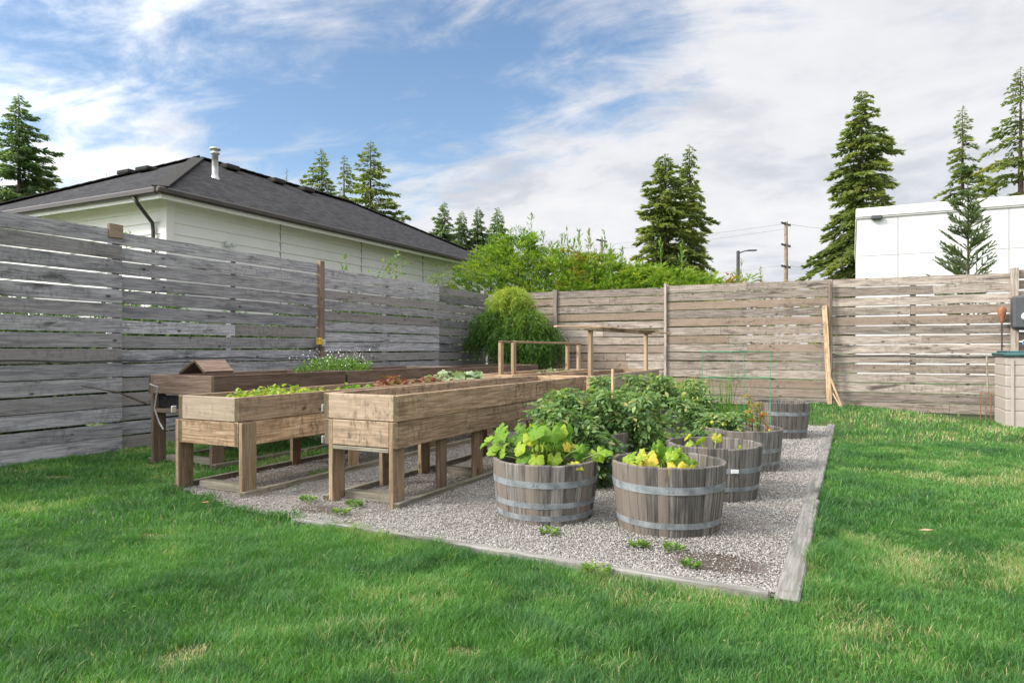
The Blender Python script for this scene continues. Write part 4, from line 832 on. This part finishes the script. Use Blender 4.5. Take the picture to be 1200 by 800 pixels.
# ------------------------------------------------------------------ conifers
def conifer(px, d, ytop, Rm, label, seed, mat='fir', z0=0.0, nbr=150, per=95, lsz=.34, gap=0.0, dro=.25, expo=.8, name='fir_tree', base_t=.08, thick=1.0, oneside=None, rag=.28, minr=.0):
    g = np.random.default_rng(seed); q = (px-600)/800; top = EYE+(409-ytop)*d/800
    t = empty(name, (d*(cT*q-sT), d*(cT+sT*q), z0), label, 'tree'); H = top-z0
    tr = MB(); tr.tube([(0, 0, -.3), (.03*H*.1, 0, H*.3), (0, .02, H*.7), (0, 0, H)], [.018*H*thick+.03, .014*H*thick, .006*H*thick, .01], 8)
    per = int(per*3.2); lsz *= .88; Rm *= 1.08; P = []; D = []; sc = []; br = MB(); ton = []
    ub = g.random(nbr)
    hs = base_t+(1-base_t)*(np.linspace(0, 1, nbr)**.9)
    az_ = np.arange(nbr)*2.4+g.normal(0, .4, nbr)
    for k in range(nbr):
        u = hs[k]; L = Rm*((1-u)**expo)*(1-rag+rag*2*g.random()*.8)+minr+.02*Rm
        if g.random() < gap+.06 and u < .9: continue
        a = az_[k]; L *= 1+.22*math.sin(a+seed*1.7+u*5)+(.25 if g.random() < .08 else 0); dx = np.array([math.cos(a), math.sin(a), 0]); zb = H*u
        rise = .28*L*(1 if u > .6 else .1); npt = max(5, int(per*(L/Rm)**1.2))
        s = g.random(npt)**.75; zc = zb+rise*s-dro*L*s**2*1.5+(.10*L*np.maximum(s-.75, 0)*4)
        wth = .30*L*(1-s)**.6*np.minimum(1, s*4)+.05*lsz; lat = g.normal(0, .5, npt)*wth; sdv = np.array([-dx[1], dx[0], 0])
        pos = dx[None]*(L*s)[:, None]+sdv[None]*lat[:, None]; pos = np.concatenate([pos[:, :2], (zc-np.abs(lat)*.15-g.random(npt)*.11*lsz*3)[:, None]], 1)
        dd = dx[None]*(1.0)+sdv[None]*(np.sign(lat)*(.5+.5*g.random(npt)))[:, None]+np.stack([0*s, 0*s, g.normal(-.25, .35, npt)], 1)
        P.append(pos); D.append(dd); sc.append(lsz*(.5+.6*g.random(npt))*(.5+.5*min(1, L/Rm*2.5)))
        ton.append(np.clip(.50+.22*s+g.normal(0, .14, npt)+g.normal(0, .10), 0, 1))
        br.tube([(0, 0, zb), tuple(dx*L*.5+np.array([0, 0, zb+rise*.5-dro*L*.375])), tuple(dx*L*.92+np.array([0, 0, zb+rise*.92-dro*L*1.27]))], [.012*L+.008, .008*L+.005, .004], 4)
    tr.build('trunk', M['bark'], t, True); br.build('limbs', M['bark'], t)
    P = np.concatenate(P); D = np.concatenate(D); sc = np.concatenate(sc); N = len(P); U = unit(g.normal(size=(N, 3))*.6+(0, 0, 1))
    T_ = [(0, 0, 0), (.3, .17, -.05), (.75, .12, -.10), (1, 0, -.12), (.7, -.13, -.10), (.35, -.17, -.05)]
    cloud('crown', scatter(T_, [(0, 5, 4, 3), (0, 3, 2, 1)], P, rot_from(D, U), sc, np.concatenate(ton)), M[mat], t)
    return t
GT = 'conifers standing beyond the gardens'
conifer(22, 40, 110, 4.3, 'big blue green conifer at the left edge behind the house roof', 1, 'fir_blue', nbr=210, per=150, lsz=.42, expo=.75)
conifer(125, 60, 203, .8, 'tiny conifer tip peeping over the left roof slope', 2, nbr=50, per=30, lsz=.3, gap=.3)
conifer(336, 60, 197, 1.0, 'tiny conifer tip peeping over the roof ridge', 3, nbr=70, per=40, lsz=.3)
conifer(377, 48, 174, 3.9, 'conifer leftmost of the three behind the roof', 4, nbr=170, per=120, lsz=.40)
conifer(403, 52, 182, 3.6, 'ragged conifer in the middle of the three behind the roof', 5, nbr=150, per=110, lsz=.4, gap=.15)
conifer(434, 46, 165, 4.4, 'tallest and rightmost of the three conifers behind the roof', 6, nbr=180, per=130, lsz=.42, gap=.12)
conifer(521, 70, 236, 4.0, 'small dark conifer closest to the end of the house roof', 7, 'fir_blue', nbr=150, per=110, lsz=.6)
conifer(541, 72, 247, 3.5, 'small dark conifer, second from the house roof end', 8, 'fir_blue', nbr=150, per=110, lsz=.6)
conifer(560, 72, 243, 3.4, 'small dark conifer, third from the house roof end', 9, 'fir_blue', nbr=150, per=110, lsz=.6)
conifer(583, 72, 243, 3.8, 'small dark conifer behind the left end of the hedge trees', 10, 'fir_blue', nbr=150, per=110, lsz=.6)
conifer(779, 42, 180, 3.3, 'broad fir left of its pair behind the hedge', 21, nbr=190, per=130, lsz=.42, gap=.1, dro=.3, expo=.62)
conifer(808, 44, 169, 2.6, 'slender drooping fir right of its pair behind the hedge', 12, nbr=170, per=95, lsz=.40, gap=.22, dro=.45, expo=.7, rag=.5)
conifer(1010, 42, 106, 3.2, 'tall dense fir standing alone at the left end of the white building', 13, nbr=230, per=135, lsz=.42, gap=.08, dro=.35, expo=.55, rag=.4)
conifer(1128, 48, 125, 3.6, 'tall fir rising behind the middle of the white building', 14, nbr=190, per=110, lsz=.42, gap=.22, dro=.4, rag=.4)
conifer(1196, 42, 78, 3.9, 'very tall open fir at the right edge of the picture', 15, nbr=200, per=110, lsz=.42, gap=.25, dro=.4, rag=.4)
# sapling with upswept branches just behind the fence
def sapling():
    g = np.random.default_rng(8); p = at(1134, Y=15.2); H = at(1134, Y=15.2, py=200).z
    t = empty('young_fir', (p.x, p.y, 0), 'young open fir with upswept branches just behind the back fence', 'tree'); tr = MB(); tr.tube([(0, 0, 0), (.01, 0, H*.6), (0, 0, H)], [.035, .02, .005], 8); tr.build('trunk', M['bark'], t)
    P = []; D = []; br = MB()
    for z in np.concatenate([np.linspace(1.6, 3.75, 12), [3.95, H-.12, H-.03]]):
        for k in range(8):
            a = g.random()*6.28; L = (.95*(1-(z-1.2)/(H-1.1)*.9)+.05)*g.uniform(.5, 1.2) if z < 3.9 else .16; up_ = 1.0 if z > 2.5 else .75
            dv = np.array([math.cos(a), math.sin(a), up_*g.uniform(.5, 1.1)]); dv /= np.linalg.norm(dv); b = np.array([0, 0, z]); br.tube([tuple(b), tuple(b+dv*L)], [.009, .003], 5)
            lines = [(b, dv, L)]
            for s_ in (.35, .55, .75):
                for sg in (-1, 1):
                    sd = np.array([-dv[1], dv[0], 0]); d2 = dv+sd*sg*.9; lines.append((b+dv*L*s_, d2/np.linalg.norm(d2), L*.38*(1.1-s_)+.03))
            for (q, dd, l2) in lines:
                n = int(16+l2*480); s = g.random(n); P.append(q+dd*(l2*s)[:, None]); x = g.normal(size=(n, 3)); x = x/np.linalg.norm(x, axis=1, keepdims=True)*.55+dd; D.append(x)
    n = 200; zs = H*.45+(H*.55)*g.random(n); P.append(np.stack([0*zs, 0*zs, zs], 1)); x = g.normal(size=(n, 3)); x[:, 2] = abs(x[:, 2])+.4; D.append(x)
    P = np.concatenate(P); D = np.concatenate(D); N = len(P); br.build('limbs', M['bark'], t)
    cloud('crown', scatter([(0, -.08, 0), (0, .08, 0), (1, .05, .0), (1, -.05, 0)], [(0, 3, 2, 1)], P, rot_from(D, g.normal(size=(N, 3))), .036*(.7+.6*g.random(N)), np.clip(g.normal(.7, .2, N), 0, 1)), M['fir_blue'], t)
sapling()
# ------------------------------------------------------------------ hedge trees (feathery cypresses)
def cypress(px, Y, ytop, rad, label, seed, mat='cypress', tips=6, n=19000, cat='tree', lsz=.115):
    g = np.random.default_rng(seed); p = at(px, Y=Y); H = at(px, Y=Y, py=ytop).z
    t = empty('hedge_cypress', (p.x, p.y, 0), label, cat, 'feathery cypress trees along the back fence'); tr = MB(); tr.tube([(0, 0, 0), (0, 0, H*.8)], [.07, .02], 8); tr.build('trunk', M['bark'], t)
    # sprays: leaning-up feathers scattered on the shell
    rad *= 1.12; ns = int(n/26); P = []; D = []; T = []
    for k in range(ns):
        u = .12+.86*g.random(); a = g.random()*6.28; r0 = rad*(1-max(0, (u-.72)/.28)**1.6*.85)*(.45+.6*g.random()**.5)*(.85+.3*vnoise(a*2+seed, u*6, 1, seed)); b = np.array([r0*math.cos(a), r0*math.sin(a), H*u*.95])
        dv = np.array([math.cos(a)*.8, math.sin(a)*.8, .25+g.random()*.9]); dv /= np.linalg.norm(dv); L = g.uniform(.22, .5)*(1.0 if u < .85 else .8); tn = g.normal(.48, .13)+(.12 if u > .7 else 0)
        m = 26; s = g.random(m); sd = np.cross(dv, (0, 0, 1)); sd /= np.linalg.norm(sd)+1e-6; sg = np.sign(g.normal(size=m))
        P.append(b+dv*(L*s)[:, None]+sd*(sg*g.random(m)*.05)[:, None]-np.array([0, 0, 1])*(L*.25*s*s)[:, None]); D.append(dv+sd*(sg*(.5+.5*g.random(m)))[:, None]+g.normal(0, .2, (m, 3))); T.append(np.clip(tn+.2*s-.05+g.normal(0, .09, m), 0, 1))
    for k in range(max(1, int(tips*.7))):           # wispy leaders standing above the mass
        a = g.random()*6.28; q = rad*.8*math.sqrt(g.random()); b = np.array([q*math.cos(a), q*math.sin(a), H*.86]); L = g.uniform(.45, 1.0)
        dv = np.array([g.normal(0, .08), g.normal(0, .08), 1]); m = 46; s = g.random(m); sg = g.random(m)*6.28; wd = .15*(1-s)+.01; rr = g.random(m)
        off = np.stack([np.cos(sg), np.sin(sg), .5+0*sg], 1)*(wd*rr)[:, None]
        P.append(b+dv*(L*s)[:, None]+off); D.append(off+g.normal(0, .02, (m, 3))+np.array([0, 0, .04])); T.append(np.clip(g.normal(.42, .1, m), 0, 1)); tr2 = MB(); tr2.tube([tuple(b-dv*.4), tuple(b+dv*L*.97)], [.010, .003], 4); tr2.build('leader_stem', M['stem'], t)
    P = np.concatenate(P); D = np.concatenate(D); N = len(P)
    cloud('crown', scatter([(0, 0, 0), (.4, .11, .03), (1, 0, -.03), (.4, -.11, .03)], [(0, 3, 2, 1)], P, rot_from(D, unit(g.normal(size=(N, 3))*.5+(0, 0, 1))), lsz*(.5+.8*g.random(N)), np.concatenate(T)), M[mat], t)
    return t
HD = [(575, 15.4, 285, .85, 'leftmost tall feathery hedge cypress touching the house end', 8), (607, 14.9, 268, .8, 'tall hedge cypress with wispy leaders behind the weeping cypress', 9), (640, 15.3, 283, .8, 'hedge cypress just right of the one behind the weeping cypress', 6), (668, 14.7, 290, .75, 'hedge cypress above the first back fence post', 7), (697, 15.2, 292, .8, 'yellow green hedge cypress in front of the distant pole', 7), (728, 14.9, 303, .75, 'low hedge cypress left of the wide fir', 4), (757, 15.2, 306, .8, 'low hedge cypress in front of the wide fir', 3), (787, 14.9, 312, .7, 'low hedge cypress above the second fence post', 2), (818, 15.1, 320, .6, 'rightmost and lowest hedge cypress, yellowish', 2)]
for k, (px, Y, yt, rd, lab, tp) in enumerate(HD): cypress(px, Y, yt, rd, lab, 70+k, tips=tp)
cypress(681, 14.6, 285, .38, 'orange tinged autumn shrub poking out of the hedge', 90, 'autumn', 0, 1500)
for k, (px, yt, rd, mt, lab) in enumerate([(850, 322, .5, 'autumn', 'brownish shrub left of the street lamp'), (873, 317, .45, 'cypress', 'green shrub by the foot of the street lamp'), (905, 326, .4, 'autumn', 'low brown shrub left of the utility pole')]):
    o = cypress(px, 19.5, yt, rd, lab, 95+k, mt, 1, 5000, 'shrub'); o.name = 'shrub'; o['group'] = 'shrubs beyond the back fence'
# climbing leaves along fence tops and in gaps of the left fence
def vine(name, pts, n, lsz, lab, seed, spread=.12, mat='ivy'):
    g = np.random.default_rng(seed); t = empty(name, (0, 0, 0), lab, 'vine'); m = MB(); m.tube(pts, [.006]*(len(pts)-1)+[.003], 5); m.build('stem', M['stem'], t)
    A = np.array([tuple(p) for p in pts]); u = g.random(n)*(len(A)-1); i = u.astype(int); P = A[i]+(A[i+1]-A[i])*(u-i)[:, None]+g.normal(0, spread*.4, (n, 3))*(.35, 1, 1); P[:, 0] = np.minimum(P[:, 0], FX-.03)
    cloud('leaves', scatter(LEAF6, LEAF6F, P, rot_from(g.normal(size=(n, 3)), g.normal(size=(n, 3))*.5+(.4, 0, 1)), lsz*(.6+.7*g.random(n)), np.clip(g.normal(.5, .2, n), 0, 1)), M[mat], t)
x = FX-.12
vine('vine', [at(440, X=x, py=335), at(455, X=x, py=318), at(474, X=x, py=307)], 110, .085, 'bramble shoot over the left fence top, tallest clump', 31, .3)
vine('vine', [at(500, X=x, py=345), at(508, X=x, py=330), at(520, X=x, py=322), at(540, X=x, py=330)], 120, .08, 'low bramble leaves on the left fence near the hedge', 32, .25)
vine('vine', [at(398, X=x, py=325), at(401, X=x, py=312), at(406, X=x, py=306)], 8, .10, 'single small shoot beside the brown fence post', 33, .08)
vine('vine', [at(148, X=x, py=290), at(152, X=x, py=272)], 6, .12, 'pair of bright leaves over the near left fence', 34, .05, 'weed')
for k, (y, hh, rd) in enumerate([(3.0, 1.75, .8), (4.5, 1.6, .75), (5.9, 1.8, .8), (7.3, 1.55, .75), (8.9, 1.85, .85), (10.5, 2.0, .85), (12.2, 2.1, .9)]):
    g = np.random.default_rng(300+k); t = empty('shrub', (FX-1.0, y, 0), ['leafy shrub behind the near end of the left fence', 'low leafy shrub behind the left fence just before the downspout', 'leafy shrub seen through the slats left of the old planter', 'low leafy shrub behind the fence by the yellow tap timer', 'leafy shrub behind the fence beyond the tap timer', 'tall leafy shrub behind the bramble on the left fence', 'tallest leafy shrub behind the fence beside the weeping cypress'][k], 'shrub', 'shrubs behind the left fence')
    tr = MB(); [tr.tube([(0, 0, 0), (random.uniform(-.2, .2), random.uniform(-.3, .3), hh*.5), (random.uniform(-.4, .4), random.uniform(-.5, .5), hh*.85)], [.02, .012, .004], 5) for _ in range(6)]; tr.build('trunk', M['bark'], t)
    n = 9000; u = unit(g.normal(size=(n, 3)))*(g.random(n)**.4)[:, None]*(rd*.8, rd*1.1, hh*.53); P = u+(0, 0, hh*.5); P[:, 2] *= .85+.3*vnoise(P[:, 1]+20, P[:, 0]+20, .3, 40+k)
    cloud('crown', scatter(LEAF6, LEAF6F, P, rot_from(g.normal(size=(n, 3)), g.normal(size=(n, 3))*.5+(.4, 0, 1)), .10*(.6+.7*g.random(n)), np.clip(g.normal(.3, .2, n), 0, 1)), M['ivy'], t)
# weeping thread cypress in the corner
def weeping():
    g = np.random.default_rng(77); p = at(602, Y=12.55); t = empty('weeping_cypress', (p.x, p.y, 0), 'weeping thread cypress with golden top in the fence corner', 'tree'); t.scale = (1.12, 1.1, 1.09); tr = MB(); tr.tube([(0, 0, 0), (.02, 0, 1.2), (0, .03, 2.0)], [.06, .045, .015], 8); tr.build('trunk', M['bark'], t)
    P = []; D = []; T = []
    for (cx, cy, cz, R0, fall, n, tb) in [(-.05, 0, 1.98, .42, .75, 190, .55), (-.35, -.1, 1.55, .48, .7, 150, .22), (.30, -.1, 1.55, .40, .6, 130, .42), (.40, -.15, 1.15, .55, .75, 170, .2), (-.55, 0, 1.25, .42, .6, 110, .16), (.1, -.3, 1.25, .45, .7, 130, .2), (.30, -.25, .75, .55, .6, 120, .2), (.55, .1, 1.25, .42, .8, 120, .2)]:
        for k in range(n):
            a = g.random()*6.28; el_ = g.random()**.7; L = fall*g.uniform(.5, 1.05); b = np.array([cx, cy, cz]); r1 = R0*(.3+.75*g.random()); m = 44; s = np.sort(g.random(m))
            rr = r1*np.minimum(1, s*1.9)**.7; z = .18*np.sin(np.minimum(s*2.2, 1)*math.pi*.75)*el_-L*np.maximum(s-.25, 0)**1.25
            a_ = a+g.normal(0, .25)*s; pos = b+np.stack([rr*np.cos(a_), rr*np.sin(a_), z], 1)+g.normal(0, .012, (m, 3)); dd = np.gradient(pos, axis=0)+g.normal(0, .006, (m, 3)); dd[:, 2] -= .004
            P.append(pos); D.append(dd); T.append(np.clip(tb+g.normal(0, .10)+.30*(1-s)*(cz > 1.9)+g.normal(0, .07, m), 0, 1))
    P = np.concatenate(P); D = np.concatenate(D); N = len(P); P[:, 2] = np.maximum(P[:, 2], .05)
    cloud('crown', scatter([(0, 0, 0), (.5, .055, 0), (1, 0, 0), (.5, -.055, 0)], [(0, 3, 2, 1)], P, rot_from(D, g.normal(size=(N, 3))), .10*(.6+.7*g.random(N)), np.concatenate(T)), M['thread'], t)
weeping()
# ------------------------------------------------------------------ poles, lamp, wires
def upole(px, d, ytop, label, seed, arms=2):
    p = at(px, d=d, py=ytop); t = empty('utility_pole', (p.x, p.y, 0), label, 'pole', 'wooden utility poles'); m = MB(); m.tube([(0, 0, 0), (0, 0, p.z)], [.17, .12], 10); m.build('pole', M['pole'], t)
    ax = Vector((.3, .95, 0))
    for k in range(arms):
        z = p.z-.15-k*1.5; m = MB(); m.board(ax*-.75+Vector((0, 0, z)), ax*.75+Vector((0, 0, z)), .1, .12); a = m.build('crossarm', M['darkmetal'], t)
        for s_ in (-.65, -.3, .3, .65): m = MB(); m.lathe([(.02, 0), (.05, .03), (.05, .10), (.02, .14)], 8, tuple(ax*s_+Vector((0, 0, z+.06)))); m.build('insulator', M['glass'], a)
    return p
pA = upole(921, 48, 260, 'tall utility pole with two crossarms between the street lamp and the lone fir', 1, 3)
m = MB(); 
pB = upole(705, 60, 280, 'distant utility pole poking out of the hedge top', 2, 1)
p = at(865, d=34, py=294); t = empty('street_lamp', (p.x, p.y, 0), 'dark street lamp with single arm above the back fence', 'street lamp')
m = MB(); m.tube([(0, 0, 0), (0, 0, p.z)], [.10, .08], 10); m.build('pole', M['darkmetal'], t)
m = MB(); dr = Vector((cT, sT, 0)); m.tube([(0, 0, p.z-.12), dr*.35+Vector((0, 0, p.z+.0)), dr*.6+Vector((0, 0, p.z+.02))], .03, 8); m.build('arm', M['darkmetal'], t)
m = MB(); m.board(dr*.45+Vector((0, 0, p.z+.02)), dr*.92+Vector((0, 0, p.z+.03)), .22, .06, bev=.02); m.build('lamp_head', M['darkmetal'], t)
def wire(a, b, sag, lab, r0=.012):
    a = Vector(a); b = Vector(b); m = MB(); m.tube([a.lerp(b, s)-Vector((0, 0, sag*4*s*(1-s))) for s in np.linspace(0, 1, 14)], r0, 5); setp(m.build('overhead_wire', M['wire']), lab, 'wire', 'overhead wires')
wire(at(560, d=52, py=296), at(921, d=48, py=262), .3, 'topmost overhead wire crossing to the tall utility pole')
wire(at(560, d=52, py=300), at(921, d=48, py=268), .4, 'second overhead wire crossing to the tall utility pole')
wire(at(545, d=20, py=296), at(640, d=30, py=286), .1, 'wire leaving the end of the house roof')
wire(at(921, d=48, py=262), at(1010, d=60, py=268), .2, 'wire running from the utility pole towards the white building')
wire(at(740, d=55, py=322), at(921, d=48, py=310), .3, 'low overhead wire left of the utility pole')
wire(at(921, d=48, py=311), at(1010, d=60, py=317), .1, 'low overhead wire right of the utility pole')
